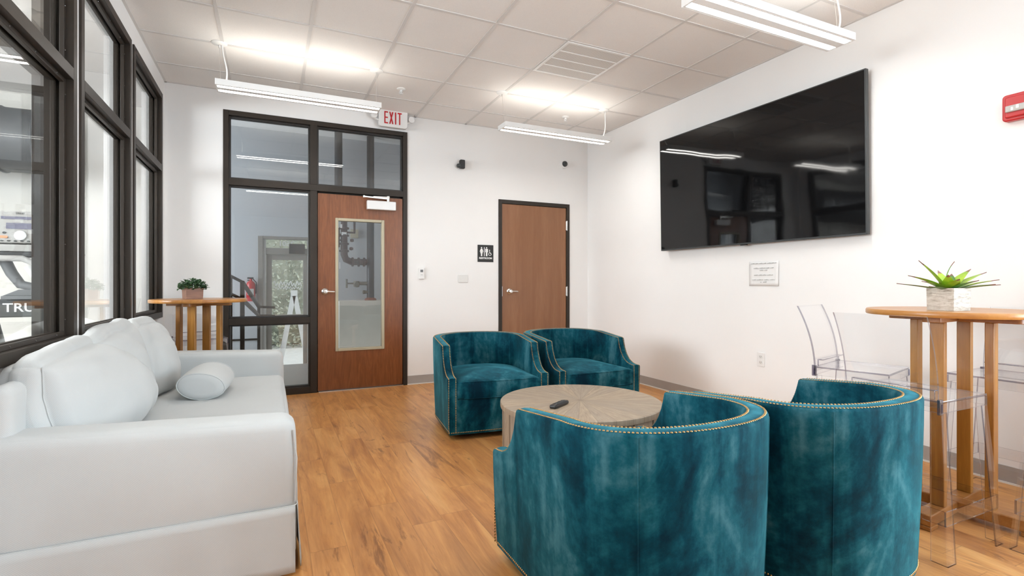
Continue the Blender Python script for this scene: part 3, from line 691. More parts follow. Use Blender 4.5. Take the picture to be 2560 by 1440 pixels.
# ------------------------------------------------------------------ drum coffee table + remote
ct=empty('coffee_table',(1.72,2.665,0),label='low round drum table of weathered wood with a starburst top between the teal chairs',cat='coffee table')
MB().lathe([(.470,.395),(.488,.398),(.490,.404),(.490,.428),(.486,.432),(.30,.432),(.001,.432)],n=72).build('tabletop',M['drumtop'],ct,smooth=True,angle=40)
mb=MB(); ns=34; rings=[]
for z in (.0,.395):
    ring=[]
    for i in range(ns):
        for k in range(3):
            a=2*PI*(i+(.03,.5,.97)[k])/ns; rr=(.470 if i%2 else .476)+(.003 if k==1 else 0); ring.append((rr*cos(a),rr*sin(a),z))
    rings.append(ring)
mb.loft(rings); mb.build('drum_base',M['drumside'],ct,smooth=True,angle=20)
ct.rotation_euler=(0,0,.35)
rm=empty('remote_control',(1.525,2.585,.4325),.55,label='black remote control lying on the round wood table',cat='remote control')
mb=MB(); rbox(mb,0,0,.011,.085,.021,.010,.008,(0,0,.003),n=6); mb.build('remote_body',M['black'],rm,smooth=True,angle=60)
mb=MB()
for i in range(5):
    for j in (-1,0,1): mb.lathe([(.0035,0),(.003,.0015)],(-.055+i*.016,j*.010,.0235),'z',8)
mb.lathe([(.012,0),(.011,.0018)],(.045,0,.0235),'z',16); mb.build('buttons',M['charcoal'],rm)
# ------------------------------------------------------------------ high tables
def high_table(rz,r=.16,r2=.15,H=1.018):
    root=empty('bar_table',(0,0,0),rz)
    MB().lathe([(.340,H-.028),(.354,H-.027),(.357,H-.023),(.357,H-.006),(.353,H),(.18,H),(.001,H)],n=72).build('tabletop',M['acacia_top'],root,smooth=True,angle=40)
    for k in range(2):
        mb=MB(); z0=H-.056; 
        pl=roundrect(.075,.54,.030,6)
        if k==0: mb.prism(pl,z0,H-.025)
        else:
            mb.prism([(b,a) for a,b in roundrect(.075,.20,.005,2,cy=.14)],z0+.0,H-.025); mb.prism([(b,a) for a,b in roundrect(.075,.20,.005,2,cy=-.14)],z0,H-.025)
        mb.build('top_cleat',M['acacia_x'],root,bevel=.003)
    for (dx,dy) in ((r,0),(-r,0),(0,r2),(0,-r2)):
        w,d=(.017,.029) if dy==0 else (.029,.017)
        MB().box(dx-w,dy-d,.075,dx+w,dy+d,H-.056).build('post',M['acacia'],root,bevel=.003)
    mb=MB(); mb.box(-.036,-.34,.022,.036,.34,.076); mb.box(-.036,-.34,0,.036,-.26,.022).box(-.036,.26,0,.036,.34,.022); mb.build('base_beam',M['acacia_x'],root,bevel=.005)
    mb=MB(); mb.box(.038,-.036,.022,.34,.036,.075).box(-.34,-.036,.022,-.038,.036,.075).box(-.34,-.036,0,-.26,.036,.022).box(.26,-.036,0,.34,.036,.022); mb.build('base_beam',M['acacia_x'],root,bevel=.005)
    return root
t1=high_table(.10,.160,.150); t1.location=(3.09,1.38,0); tag(t1,'tall round wooden bar table on the right with clear stools around it','bar table','tall round bar tables')
t2=high_table(-.244,.154,.154); t2.location=(-.540,5.025,0); tag(t2,'tall round wooden bar table in the far left corner behind the sofa','bar table','tall round bar tables')
TT=1.0185
# planters
pb=empty('potted_plant',(2.972,1.342,TT),1.45,label='spiky lime green plant in a whitewashed square wooden box',cat='potted plant')
def open_box(w,h,t,wb=None):
    mb=MB(); wb=wb or w
    def lv(z,q): k=(wb+(w-wb)*z/h)/2-q; return [(-k,-k,z),(k,-k,z),(k,k,z),(-k,k,z)]
    mb.loft([lv(0,0),lv(h,0),lv(h,t),lv(.02,t)]); return mb
open_box(.120,.108,.008,.117).build('planter_box',M['planter_white'],pb)
MB().box(-.052,-.052,.085,.052,.052,.095).build('soil',M['soil'],pb)
def blade(az,el,L,W,curl,tw=0,mats=(0,),zoff=.094):
    mb=MB(); n=12; rings=[]; d=Vector((cos(az),sin(az),0)); side=Vector((-sin(az),cos(az),0)); p=Vector((0,0,zoff))+d*.01; e=el; mats_=[]
    for i in range(n+1):
        t=i/n; w=1.25*W*((1-t)**.62)*(.52+1.15*t*(1-t)*1.6) ; w=max(w,.0006); fold=.22*w; up=Vector((0,0,1))*cos(e)-d*sin(e)
        rings.append([p-side*w+up*fold,p-up*.0015,p+side*w+up*fold,p+up*.002]); 
        p=p+(d*cos(e)+Vector((0,0,1))*sin(e))*L/n; e+=curl/n
    mb.loft(rings)
    for k in range(len(mb.m)-2): mb.m[k]=1 if (k//4)>=n-2 else 0
    return mb
leaves=[(2.75,1.00,.165,.026,-.25,0),(3.0,.52,.165,.027,-.35,0),(3.4,.36,.15,.025,-.30,0),(2.85,.16,.185,.019,-.10,1),(3.6,.12,.15,.023,-.10,1),(1.6,1.15,.10,.030,-.2,0),
 (.30,.72,.165,.025,-.35,0),(.02,.52,.18,.025,-.25,0),(-.4,.34,.17,.023,-.25,0),(-.05,.16,.19,.021,-.15,1),(-.6,.20,.16,.023,-.2,1),(.75,.80,.12,.024,-.4,1),(4.4,.62,.10,.027,-.3,0),(5.1,.50,.11,.026,-.3,1),(4.0,.80,.10,.024,-.2,0),(1.9,1.35,.135,.005,.9,1)]
for az,el,L,W,cu,dk in leaves: blade(az-pb.rotation_euler.z-.44,el+.06,L*1.12,W*1.15,cu).build('leaf',[M['aloedark'] if dk else M['aloe'],M['aloetip']],pb,smooth=True,angle=80)
pl=empty('potted_plant',(-.590,5.03,TT),.36,label='small bushy dark green plant in a square brown wooden pot',cat='potted plant')
open_box(.128,.090,.008,.122).build('planter_box',M['planter_brown'],pl)
MB().box(-.056,-.056,.070,.056,.056,.080).build('soil',M['soil'],pl)
mb=MB(); rng=random.Random(4)
for k in range(520):
    th=rng.random()*2*PI; ph=math.acos(rng.uniform(-.15,1)); rr=rng.uniform(.55,1.0)
    c=Vector((.118*rr*sin(ph)*cos(th),.118*rr*sin(ph)*sin(th),.090+.082*rr*cos(ph)))
    n_=Vector((rng.gauss(0,.6),rng.gauss(0,.6),1)).normalized(); u=n_.orthogonal().normalized(); u.rotate(Matrix.Rotation(rng.random()*6.28,3,n_)); w=n_.cross(u); L=rng.uniform(.012,.019)
    mb.add([c-u*L,c+w*L*.5+n_*.002,c+u*L,c-w*L*.5+n_*.002],[(0,1,2,3)])
o=mb.build('foliage',M['leafdark'],pl)
mb=MB()
for k in range(14):
    a=k*.9; mb.tube([(.02*cos(a),.02*sin(a),.078),(.05*cos(a),.05*sin(a),.12),(.085*cos(a),.085*sin(a),.125+.02*(k%3))],.0018,5)
mb.build('stems',M['leafdark'],pl)
# ------------------------------------------------------------------ clear stools
SEAT=.660
def ghost():
    root=empty('clear_bar_stool',(0,0,0)); W=.200; D=.185   # faces +x ; back at -x
    F,Ed,Bl=0,1,2
    def panel(mb,p,thin):   # box given by corners, thin axis index -> faces clear, rims edge
        s=len(mb.m); mb.box(*p); 
        order=[(2),(2),(1),(0),(1),(0)]
        for k,ax in enumerate(order): mb.m[s+k]=F if ax==thin else Ed
    mats=[M['acryl'],M['acryl_edge'],M['acryl_blue']]
    mb=MB(); panel(mb,(-D,-W,SEAT-.010,D,W,SEAT),2)
    mb.build('seat',mats,root,bevel=.003)
    mb=MB(); t=.007
    for sy in (-1,1): panel(mb,(-D,sy*W,SEAT-.052,D,sy*(W-t),SEAT-.011),1)
    for sx in (-1,1): panel(mb,(sx*D,-W+t,SEAT-.052,sx*(D-t),W-t,SEAT-.011),0)
    mb.build('apron',mats,root)
    for sx in (-1,1):
        for sy in (-1,1):
            mb=MB(); w=.052; t=.007; sp=.045
            def ring(z,sx=sx,sy=sy):
                k=(SEAT-.05-z)/SEAT; X=sx*(D+sp*k); Y=sy*(W+sp*k); ww=w*(.8+.45*k)
                return [(X,Y,z),(X-sx*ww,Y,z),(X-sx*ww,Y-sy*t,z),(X-sx*t,Y-sy*t,z),(X-sx*t,Y-sy*ww,z),(X,Y-sy*ww,z)]
            mb.loft([ring(0),ring(.2),ring(.4),ring(SEAT-.05)])
            for k in range(len(mb.m)): mb.m[k]=F if (k<18 and k%6 in (0,5,2,3)) else Ed
            mb.m[1]=Ed
            mb.build('leg',mats,root,bevel=.0015)
    mb=MB(); z0,z1=.155,.215; k=(SEAT-.05-.19)/SEAT; X=D+.045*k-.001; Y=W+.045*k-.001; t=.006
    for sy in (-1,1): panel(mb,(-X,sy*Y,z0,X,sy*(Y-t),z1),1)
    for sx in (-1,1): panel(mb,(sx*X,-Y+t,z0,sx*(X-t),Y-t,z1),0)
    mb.build('footrest',mats,root)
    mb=MB(); n=14; rows=[]
    for i in range(n+1):
        q=i/n; z=SEAT-.03+(1.012-SEAT+.03)*q; x=-D+.006-.095*max(0,q)**2.0; hw=W-.012+.004*q
        rows.append([(x,-hw,z),(x-.010,-hw,z),(x-.010,hw,z),(x,hw,z)])
    mb.loft(rows)
    for k_ in range(len(mb.m)-2): mb.m[k_]=F if k_%4 in (1,3) else Ed
    mb.m[-1]=mb.m[-2]=Ed
    mb.build('backrest',mats,root,smooth=True,angle=40,bevel=.0)
    mb=MB(); panel(mb,(-D+.008,-W+.03,SEAT,-D+.016,W-.03,SEAT+.040),0); panel(mb,(-D+.016,-W+.03,SEAT+.034,-D+.040,W-.03,SEAT+.040),2)
    for sy in (-1,1): mb.box(-D-.012,sy*(W-.012),SEAT-.058,-D+.012,sy*W,SEAT+.006,Ed)
    mb.build('back_support',mats,root,bevel=.0015)
    for sx,sy in ((-1,1),(1,1),(-1,-1)):
        mb=MB(); mb.box(sx*(D+.0012),sy*(W+.0012),SEAT-.05,sx*(D-.004),sy*(W-.004),SEAT-.014,Bl)
        mb.build('corner_block',mats,root)
    return root
gs=ghost()
stools=[(2.700,1.358,.0,'clear acrylic bar stool nearest the teal chair, with its back to the sofa'),
 (3.150,1.850,math.atan2(-.95,.25),'leftmost clear acrylic bar stool at the right bar table, its back to the far wall'),
 (3.130,.860,PI/2,'clear acrylic bar stool cut off by the right edge of the picture'),
 (3.555,1.330,PI,'clear acrylic bar stool between the bar table and the right wall'),
 (-.580,5.405,-1.35,'clear acrylic bar stool in the far left corner behind the sofa')]
for i,(x,y,rz,lab) in enumerate(stools):
    o=gs if i==0 else copy_tree(gs); o.location=(x,y,0); o.rotation_euler=(0,0,rz); tag(o,lab,'bar stool','clear acrylic bar stools')
# ------------------------------------------------------------------ sofa
sf=empty('sofa',(0,0,0),label='long white slipcovered sofa under the interior windows',cat='sofa')
SX0,SX1,SY0,SY1=-.858,.085,2.215,4.655; AW=.180
def wr(w,amp,fr,seed=0):
    return noise.noise(Vector((w[0]*fr+seed,w[1]*fr,w[2]*fr)))*amp
def arm(y0,y1,seed):
    def fn(w,u):
        w=Vector(w); w.y+=wr(w,.004,5,seed); w.x+=.012*max(0,u[0])*cos(u[2]*1.3)+wr(w,.003,6,seed+4)
        w.z+=(wr(w,.003,4,seed+9)-.018*u[0])*(1 if u[2]>0 else 0); return w
    mb=MB(); rbox(mb,(SX0+SX1)/2,(y0+y1)/2,.328,(SX1-SX0)/2,(y1-y0)/2,.2950,.042,(.004,.006,.004),n=16,fn=fn); return mb
arm(SY0,SY0+AW,1).build('arm',M['linen'],sf,smooth=True,angle=80)
arm(SY1-AW,SY1,7).build('arm',M['linen'],sf,smooth=True,angle=80)
mb=MB(); rbox(mb,SX0+.043,(SY0+SY1)/2,.43,.036,(SY1-SY0)/2-.03,.375,.033,(.006,0,.004),n=14); mb.build('back',M['linen'],sf,smooth=True,angle=80)
mb=MB(); mb.box(SX0+.03,SY0+.03,.03,SX1-.02,SY1-.03,.27); mb.build('base',M['linen'],sf)
def sfn(w,u):
    w=Vector(w); w.z+=wr(w,.006,4,3); return w
mb=MB(); rbox(mb,(SX0+.09+SX1+.005)/2,(SY0+SY1)/2,.345,(SX1+.005-SX0-.09)/2,(SY1-SY0)/2-AW-.004,.083,.040,(.010,0,.018),n=20,fn=sfn); mb.build('seat_cushion',M['linen'],sf,smooth=True,angle=80)
# skirt with pleats at the corners
mb=MB()
def skirt_panel(p0,p1,nrm,flare=.012):
    n=40; rows=[]
    p0=Vector(p0); p1=Vector(p1); nrm=Vector(nrm)
    for j in range(9):
        z=.268-(.268-.012)*j/8; row=[]
        for i in range(n+1):
            t=i/n; p=p0.lerp(p1,t); off=.0095+flare*(j/8)**1.2+.006*(j/8)*sin(t*21+1.3*sin(t*9)); row.append((p.x+nrm.x*off,p.y+nrm.y*off,z))
        rows.append(row)
    mb.loft(rows,cap=False,closed=False)
skirt_panel((SX0+.01,SY0,0),(SX1+.004,SY0,0),(0,-1,0)); skirt_panel((SX1+.006,SY0+.012,0),(SX1+.006,SY1-.012,0),(1,0,0)); skirt_panel((SX0+.01,SY1,0),(SX1+.004,SY1,0),(0,1,0))
o=mb.build('skirt',M['linen'],sf,smooth=True,angle=80); sol=o.modifiers.new('t','SOLIDIFY'); sol.thickness=.004
mb=MB(); mb.tube([(SX0+.01,SY0-.010,.269),(SX1-.01,SY0-.010,.269),(SX1+.006,SY0-.006,.269),(SX1+.012,SY0+.012,.268),(SX1+.012,SY1-.012,.268)],.0024,8); mb.build('piping',M['linen'],sf,smooth=True)
for yy in (SY0+.006,SY1-.006):
    mb=MB(); mb.tube([(SX1+.004,yy,.28),(SX1+.010,yy,.45),(SX1+.004,yy,.50),(SX1-.002,yy,.565)],.0035,8)
    mb.build('piping',M['linen'],sf,smooth=True)
# loose back cushions
def back_cushion(cy,hy,top,x0,lean,seed,puff=.10,twist=0,sag=0,droop=.05,slump=0,ex=.62):
    hz=(top-.435)/2; h=.058; r=.045
    def fn(w,u):
        w=Vector(w)
        if u[2]>0: w.z-=droop*abs(u[1])**4*u[2]**2+slump*max(0,u[1])**2.2*u[2]
        w.z+=sag*u[1]*max(0,u[2])+.5*sag*max(0,u[2])*u[1]**2
        w.x+=.05*max(0,-u[2])*(1 if u[0]>0 else .3)*cos(u[1]*1.3)
        w.x+=wr(w,.024,4.2,seed)+.009*noise.noise(Vector((w.y*13+seed,w.z*5,w.x*3)))
        w.z+=wr(w,.012,4,seed+5); w.y+=wr(w,.010,5,seed+8)
        if u[0]>0:
            for (p,q,c,wd,am) in ((.55,.45,.42,.09,.022),(.8,-.35,.35,.07,.016),(-.3,.9,.62,.08,.014),(-.9,.1,.62,.06,.010)):
                w.x-=math.exp(-((u[1]*p+u[2]*q-c)/wd)**2)*am*max(0,1-abs(u[1]*q-u[2]*p))
        w.x-=lean*(w.z+hz)+twist*u[1]; w.x=max(w.x,-.888-x0); return w
    mb=MB(); rbox(mb,x0,cy,.440+hz,h,hy,hz,r,(puff,.028,.030),n=20,fn=fn,ex=ex); o=mb.build('back_cushion',M['linen'],sf,smooth=True,angle=80)
    pts=[]
    for i in range(31):
        t=-1+2*i/30; bz=.030*t*max(0,cos(0))*0
        w=Vector((h-.27*r,-hy+.27*r,t*(hz-.35*r))); pts.append(fn(w,(1.0,-1.0,t))+Vector((x0+.001,cy-.001,.440+hz)))
    mb=MB(); mb.tube(pts,.0028,6); mb.build('gusset_seam',M['linen'],sf,smooth=True)
    return o
back_cushion(3.005,.622,.868,-.748,.15,11,puff=.20,twist=.01,sag=.0,droop=.015,slump=.27)
back_cushion(3.400,.315,.900,-.735,.13,23,puff=.105,twist=-.01,sag=.030,droop=.02)
back_cushion(4.095,.372,.892,-.715,.14,37,puff=.115,twist=.0,sag=-.005,droop=.03)
# bolster
bo=empty('bolster_pillow',(0,0,0),label='round white bolster cushion lying on the sofa seat by the far arm',cat='pillow')
mb=MB(); prof_=[(.001,-.212),(.06,-.214),(.094,-.213),(.101,-.206),(.105,-.15),(.108,0),(.105,.15),(.101,.206),(.094,.213),(.06,.214),(.001,.212)]
mb.lathe(prof_,(0,0,0),'y',44)
def squash(p):
    p=Vector(p); k=1.27; q=.80
    return Vector((p.x*k,p.y,p.z*(q if p.z>0 else q*.9)))+Vector((1,0,1))*wr(p,.006,8,2)
mb.v=[tuple(squash(p)) for p in mb.v]
o=mb.build('bolster_cover',M['linen'],bo,smooth=True,angle=80)
for s_ in (-1,1): MB().tube([squash((.1015*cos(2*PI*i/48),s_*.207,.1015*sin(2*PI*i/48))) for i in range(49)],.0035,6).build('piping',M['linen'],bo,smooth=True)
bo.location=(-.365,3.795,.528); bo.rotation_euler=(math.radians(1),math.radians(9),math.radians(-4))
# ------------------------------------------------------------------ gym beyond the left windows
GX=-5.4
slab('floor_gym',[(GX,YB,-.12,XL-WT,6.9,0)],M['concrete']); slab('ceiling_gym',[(GX,YB,CZ,XL-WT,6.9,CZ+.1)],M['tile'])
slab('wall_gym_far',[(GX,6.7,0,XL-WT,6.85,CZ)],M['wall_gym']); slab('wall_gym_left',[(GX-.1,YB,0,GX,6.9,CZ)],M['wall_gym']); slab('wall_gym_near',[(GX,-2.7,0,XL-WT,-2.6,CZ)],M['wall_gym'])
dk=MB(); dk.frust((-5.2,6.2,2.46),(-1.80,6.2,2.46),.29,n=36)
for k in range(12): dk.lathe([(.290,-.012),(.302,-.006),(.302,.006),(.290,.012)],(-5.0+.28*k,6.2,2.46),'x',36)
tag(dk.build('air_duct',M['ductgrey'],smooth=True),'large round dark grey air duct high on the gym wall','duct')
tm=empty('treadmill',(-1.57,4.93,0),label='treadmill with grey console seen through the left window',cat='treadmill')
def rot(mb,ax,ang,c):
    R_=Matrix.Translation(c)@Matrix.Rotation(ang,4,ax)@Matrix.Translation(-Vector(c)); mb.v=[tuple(R_@Vector(p)) for p in mb.v]; return mb
CY=.0
def tilted(mb): return rot(mb,'X',-.10,(0,-.10,1.5))
mb=MB(); mb.prism([(-.25,1.435),(.25,1.435),(.25,1.62),(.225,1.665),(-.225,1.665),(-.262,1.50)],-.12,-.03,'y'); console=tilted(mb).build('console',M['palegrey'],tm,bevel=.008)
mb=MB(); mb.box(-.155,-.123,1.605,.155,-.118,1.625); mb.box(-.125,-.123,1.535,.125,-.118,1.578); tilted(mb).build('display',M['lcd'],console)
mb=MB()
for i in range(13): mb.prism([(-.216+.036*i+.009*cos(a*PI/5),1.448+.005*sin(a*PI/5)) for a in range(10)],-.1245,-.118,'y')
for i in range(3): mb.prism([(-.205+.036*i+.010*cos(a*PI/5),1.500+.006*(i>0)+.008*sin(a*PI/5)) for a in range(10)],-.1245,-.118,'y')
tilted(mb).build('buttons',M['charcoal'],console)
mb=MB(); mb.prism(roundrect(.05,.018,.008,cx=-.138,cy=1.476),-.1245,-.118,'y'); tilted(mb).build('stop_button',M['btn_orange'],console)
mb=MB(); mb.prism(roundrect(.05,.018,.008,cx=-.222,cy=1.476),-.1245,-.118,'y'); tilted(mb).build('start_button',M['btn_green'],console)
mb=MB(); mb.lathe([(.036,0),(.034,-.010),(.003,-.012)],(-.045,-.118,1.488),'y',24); tilted(mb).build('control_dial',M['silver'],console,smooth=True)
mb=MB(); text_on_y(mb,'TRUE',.020,-.055,-.1215,1.648,.0008); tilted(mb).build('console_lettering',M['midgrey'],console)
mb=MB(); mb.prism([(-.26,1.425),(.26,1.425),(.262,1.375),(-.262,1.375)],-.135,-.03,'y'); mb.build('console_tray',M['palegrey'],tm,bevel=.006)
mb=MB(); mb.prism([(-.30,1.372),(.30,1.372),(.29,1.335),(-.29,1.335)],-.15,-.02,'y'); mb.build('lower_bezel',M['charcoal'],tm,bevel=.01)
mb=MB(); mb.tube([(-.30,-.14,1.19),(-.27,-.16,1.30),(-.20,-.17,1.325),(-.02,-.17,1.325),(.05,-.17,1.29),(.10,-.18,1.20),(.13,-.18,1.12)],.022,12); mb.build('front_handlebar',M['palegrey'],tm,smooth=True)
mb=MB(); mb.tube([(-.14,-.10,1.32),(-.10,-.10,1.22),(-.05,-.10,1.14),(.05,-.12,1.115)],[.035,.034,.032,.028],12); mb.tube([(.22,-.1,1.35),(.25,-.14,1.24),(.285,-.2,1.08),(.28,-.2,.96)],[.025,.028,.03,.02],12); mb.build('handle_arm',M['midgrey'],tm,smooth=True)
mb=MB(); mb.tube([(.02,-.19,1.27),(.06,-.19,1.20),(.10,-.19,1.13)],.027,12); mb.build('pulse_grip',M['white'],tm,smooth=True)
mb=MB(); mb.box(-.14,-.16,1.035,.12,-.02,1.060).prism([(-.14,1.060),(.12,1.060),(.12,1.105),(-.05,1.105)],-.14,-.03,'y'); mb.build('accessory_tray',M['midgrey'],tm,bevel=.004)
mb=MB(); mb.box(-.42,-.09,.905,.27,-.02,1.035); bar_=mb.build('crossbar',M['charcoal'],tm,bevel=.010)
mb=MB(); text_on_y(mb,'TRUE',.088,-.038,-.0915,.972,.001,.0012,1.08)
for i in range(8):
    a0=.35+i*.30; a1=a0+.30; mb.prism([(-.222+r*cos(a),.948+r*sin(a)*.9) for r,a in ((.052,a0),(.052,a1),(.030,a1),(.030,a0))],-.0925,-.0905,'y')
mb.prism([(-.275,.940),(-.170,.940),(-.180,.955),(-.265,.955)],-.0925,-.0905,'y')
mb.build('crossbar_lettering',M['white'],bar_)
mb=MB(); mb.tube([(-.35,0,1.35),(-.37,0,1.03),(-.30,-.02,.78),(-.21,-.04,.60),(-.15,-.05,.20)],[.03,.035,.045,.045,.05],12); mb.tube([(.24,0,1.35),(.25,0,1.03),(.23,-.02,.78),(.20,-.04,.60),(.18,-.05,.20)],[.03,.035,.045,.045,.05],12); mb.tube([(-.23,-.07,.90),(-.17,-.07,.62)],.045,12); mb.build('upright',M['charcoal'],tm,smooth=True)
mb=MB(); mb.tube([(-.42,-.1,1.17),(-.36,-.12,1.12),(-.34,-.14,1.06)],.04,10); mb.build('side_handle',M['black'],tm,smooth=True)
mb=MB(); rbox(mb,-.06,-.35,.13,.36,.9,.10,.03,n=6); mb.build('running_deck',M['charcoal'],tm,smooth=True)
mb=MB(); rbox(mb,-.13,-.08,.57,.15,.10,.075,.02,n=4); mb.box(-.20,-.12,.0,-.02,-.02,.55); mb.build('motor_hood',M['charcoal'],tm,smooth=True)
# ------------------------------------------------------------------ hall beyond the entrance
HX0,HX1,HY=-3.4,2.5,9.35; LF=-.50; HC=3.68
slab('floor_hall',[(XL-WT,YF+WT,-.12,HX1,6.9,0),(HX0,6.9,-.12,HX1,7.9,0)],M['concrete']); slab('floor_hall_lower',[(HX0,7.9,LF-.1,HX1,HY,LF)],M['concrete'])
slab('wall_hall_upper',[(XL-WT,YF+WT,CZ,HX1,YF+WT+.08,HC)],M['wall_hall'])
slab('ceiling_hall',[(XL-WT,YF+WT,HC,HX1,6.9,HC+.1),(HX0,6.9,HC,HX1,HY+.15,HC+.1)],M['tile'])
DX0,DX1,DZ=-.185,.690,1.925
slab('wall_hall_far',[(HX0,HY,LF,DX0,HY+.15,HC),(DX1,HY,LF,HX1,HY+.15,HC),(DX0,HY,DZ,DX1,HY+.15,HC)],M['wall_hall'])
slab('wall_hall_right',[(HX1,YF+WT,LF,HX1+.1,HY+.15,HC)],M['wall_hall']); slab('wall_hall_left',[(HX0-.1,6.86,LF,HX0,HY+.15,HC)],M['wall_hall'])
slab('wall_hall_side',[(XL-WT,YF+WT+.001,0,XL-WT+.10,6.86,HC)],M['wall_hall']); slab('wall_hall_near',[(HX0,6.86,LF,XL-WT+.10,6.95,HC)],M['wall_hall'])
slab('trim_2',[(HX0,HY-.012,.22,DX0-.01,HY,.25)],M['darkmetal'])
led=slab('wall_hall_ledge',[(1.02,8.75,LF,HX1,HY,.855)],M['ledge'])
xd=struct(empty('door_3',(0,0,0)))
mb=MB(); q=.075; ya,yb=HY-.02,HY+.15
mb.box(DX0,ya,LF,DX0+q,yb,DZ).box(DX1-q,ya,LF,DX1,yb,DZ).box(DX0+q,ya,DZ-.045,DX1-q,yb,DZ)
mb.box(DX0+q+.045,ya+.03,1.63,DX1-q,yb-.02,1.735); mb.build('door_frame',M['taupe'],xd,bevel=.004)
MB().box(DX0+q,ya+.02,LF,DX0+q+.045,yb-.03,DZ-.045).box(DX1-q-.05,ya+.02,LF,DX1-q,yb-.03,DZ-.045).build('door_stop',M['palegrey'],xd)
lx0,lx1=DX0+q+.048,DX1-q-.052; s_=.085
mb=MB(); mb.box(lx0,HY+.04,LF+.01,lx0+s_,HY+.08,1.625).box(lx1-s_*.7,HY+.04,LF+.01,lx1,HY+.08,1.625).box(lx0+s_,HY+.04,1.54,lx1-s_*.7,HY+.08,1.625).box(lx0+s_,HY+.04,LF+.01,lx1-s_*.7,HY+.08,LF+.25)
dl=mb.build('door_leaf',M['taupe'],xd,bevel=.003)
MB().box(lx0+s_,HY+.055,LF+.25,lx1-s_*.7,HY+.061,1.54).build('glass_pane',M['glass'],dl)
MB().box(lx0+s_,HY+.02,.60,lx1-s_*.7,HY+.04,.625).build('push_bar',M['steel'],dl)
MB().box(DX0+q+.045,HY+.055,1.735,DX1-q-.05,HY+.061,DZ-.045).build('glass_pane',M['glass'],xd)
mb=MB(); text_on_y(mb,'2501',.12,.24,HY+.053,1.81,.001,.002,1.0,True); mb.build('street_number',M['white'],xd)
mb=MB()
for row,(z,n) in enumerate(((1.135,60),)):
    pts=[(lx0+s_+.02+(lx1-lx0-2*s_-.02)*i/n,HY+.052,z+.035*sin(i*.9)+.02*sin(i*.37+1)) for i in range(n+1)]; mb.tube(pts,.007,6)
pts=[(lx0+s_+.02+(lx1-lx0-2*s_-.02)*i/50,HY+.052,1.07+.022*sin(i*1.3)+.01*sin(i*.5)) for i in range(51)]; mb.tube(pts,.006,6)
mb.build('window_script',M['white'],dl)
bs=MB().prism(roundrect(.245,.165,.004),-.03,0,'y').build('hanging_sign',M['blackmatt'],loc=(.405,HY-.022,1.725)); tag(bs,'small black rectangular sign on the head of the hall exit door','sign')
# railing
rl=empty('stair_railing',(0,0,0),label='dark metal stair railing in the hall behind the sidelight glass',cat='railing')
mb=MB(); mb.box(-.345,7.27,0,-.295,7.32,1.16); mb.build('post',M['darkmetal'],rl)
mb=MB(); mb.box(-.455,7.27,0,-.43,7.295,1.23); mb.build('post',M['darkmetal'],rl)
for dz in (0,-.22):
    mb=MB(); a=(-.46,7.28,1.245+dz); b=(-.32,7.30,1.165+dz); c=(-.16,8.7,.79+dz*.6); d_=(.06,8.75,.775+dz*.6)
    mb.beam(a,b,.04,.035).beam(b,c,.04,.035).beam(c,d_,.04,.035); mb.build('rail',M['darkmetal'],rl)
mb=MB(); mb.box(-.43,7.27,.04,-.345,7.29,.07).box(-.18,8.66,LF,-.14,8.70,.78); mb.build('lower_rail',M['darkmetal'],rl)
# extinguisher
fe=empty('fire_extinguisher',(-.286,HY-.085,.86),label='red fire extinguisher on the hall wall beside the exit door',cat='fire extinguisher')
MB().lathe([(.06,0),(.066,.02),(.066,.27),(.05,.31),(.02,.33),(.02,.36)],n=24).build('cylinder',M['red'],fe,smooth=True)
MB().box(-.05,-.015,.36,.04,.015,.385).box(-.05,-.012,.33,.0,.012,.345).tube([(.03,0,.36),(.08,-.01,.30),(.075,-.02,.12)],.009,8).build('valve_handle',M['black'],fe)
MB().box(-.03,.03,.10,.03,.085,.26).build('wall_bracket',M['silver'],fe)
MB().box(-.045,-.0675,.10,.045,-.064,.20).build('label_plate',M['palegrey'],fe)
# pipes
def pipe(name,x,y,z0,z1,r,lab):
    rt=empty(name,(x,y,z0),label=lab,cat='pipe'); H=z1-z0
    MB().frust((0,0,0),(0,0,H),r,n=28).build('pipe_run',M['pipe'],rt,smooth=True); return rt
P1=pipe('standpipe',1.565,9.05,.855,HC,.062,'tall grey standpipe on a rusty flange seen through the door glass')
MB().lathe([(.098,0),(.098,.022),(.070,.026),(.066,.045)],n=24).build('flange',M['rust'],P1,smooth=True)
mb=MB()
for k in range(8): a=k*PI/4; mb.frust((.084*cos(a),.084*sin(a),-.0),(.084*cos(a),.084*sin(a),.034),.009,n=8)
mb.build('bolts',M['rust'],P1)
P1.location.z=.856
vz=.29; mb=MB(); mb.frust((-.05,-.0,vz),(-.24,-.03,vz),.030,n=16); mb.lathe([(.045,-.05),(.052,0),(.045,.05)],(-.24,-.04,vz-.01),'z',20); mb.lathe([(.045,0),(.048,-.03),(.040,-.05)],(-.24,-.05,vz-.02),'y',20); mb.frust((-.27,-.03,vz),(-.40,-.03,vz),.014,n=12); mb.frust((-.40,-.03,vz-.075),(-.40,-.03,vz+.075),.016,n=10); mb.frust((-.05,-.02,.14),(-.13,-.03,.14),.022,.034,n=14); mb.build('hose_valve',M['bronzevalve'],P1,smooth=True)
P2=pipe('standpipe',1.02,8.9,2.20,HC,.062,'shorter dark pipe rising to the hall ceiling behind the transom')
va=empty('sprinkler_riser',(1.12,8.98,1.45),label='dark red sprinkler valve assembly behind the door glass',cat='valve')
mb=MB(); mb.tube([(.37,.05,.06),(.12,.02,.06),(.03,.0,.10),(.0,0,.18),(0,0,.75)],[.055,.055,.058,.058,.050],20); 
for z in (.24,.36,.50,.62): mb.lathe([(.058,-.02),(.080,-.015),(.080,.015),(.058,.02)],(0,0,z),'z',20)
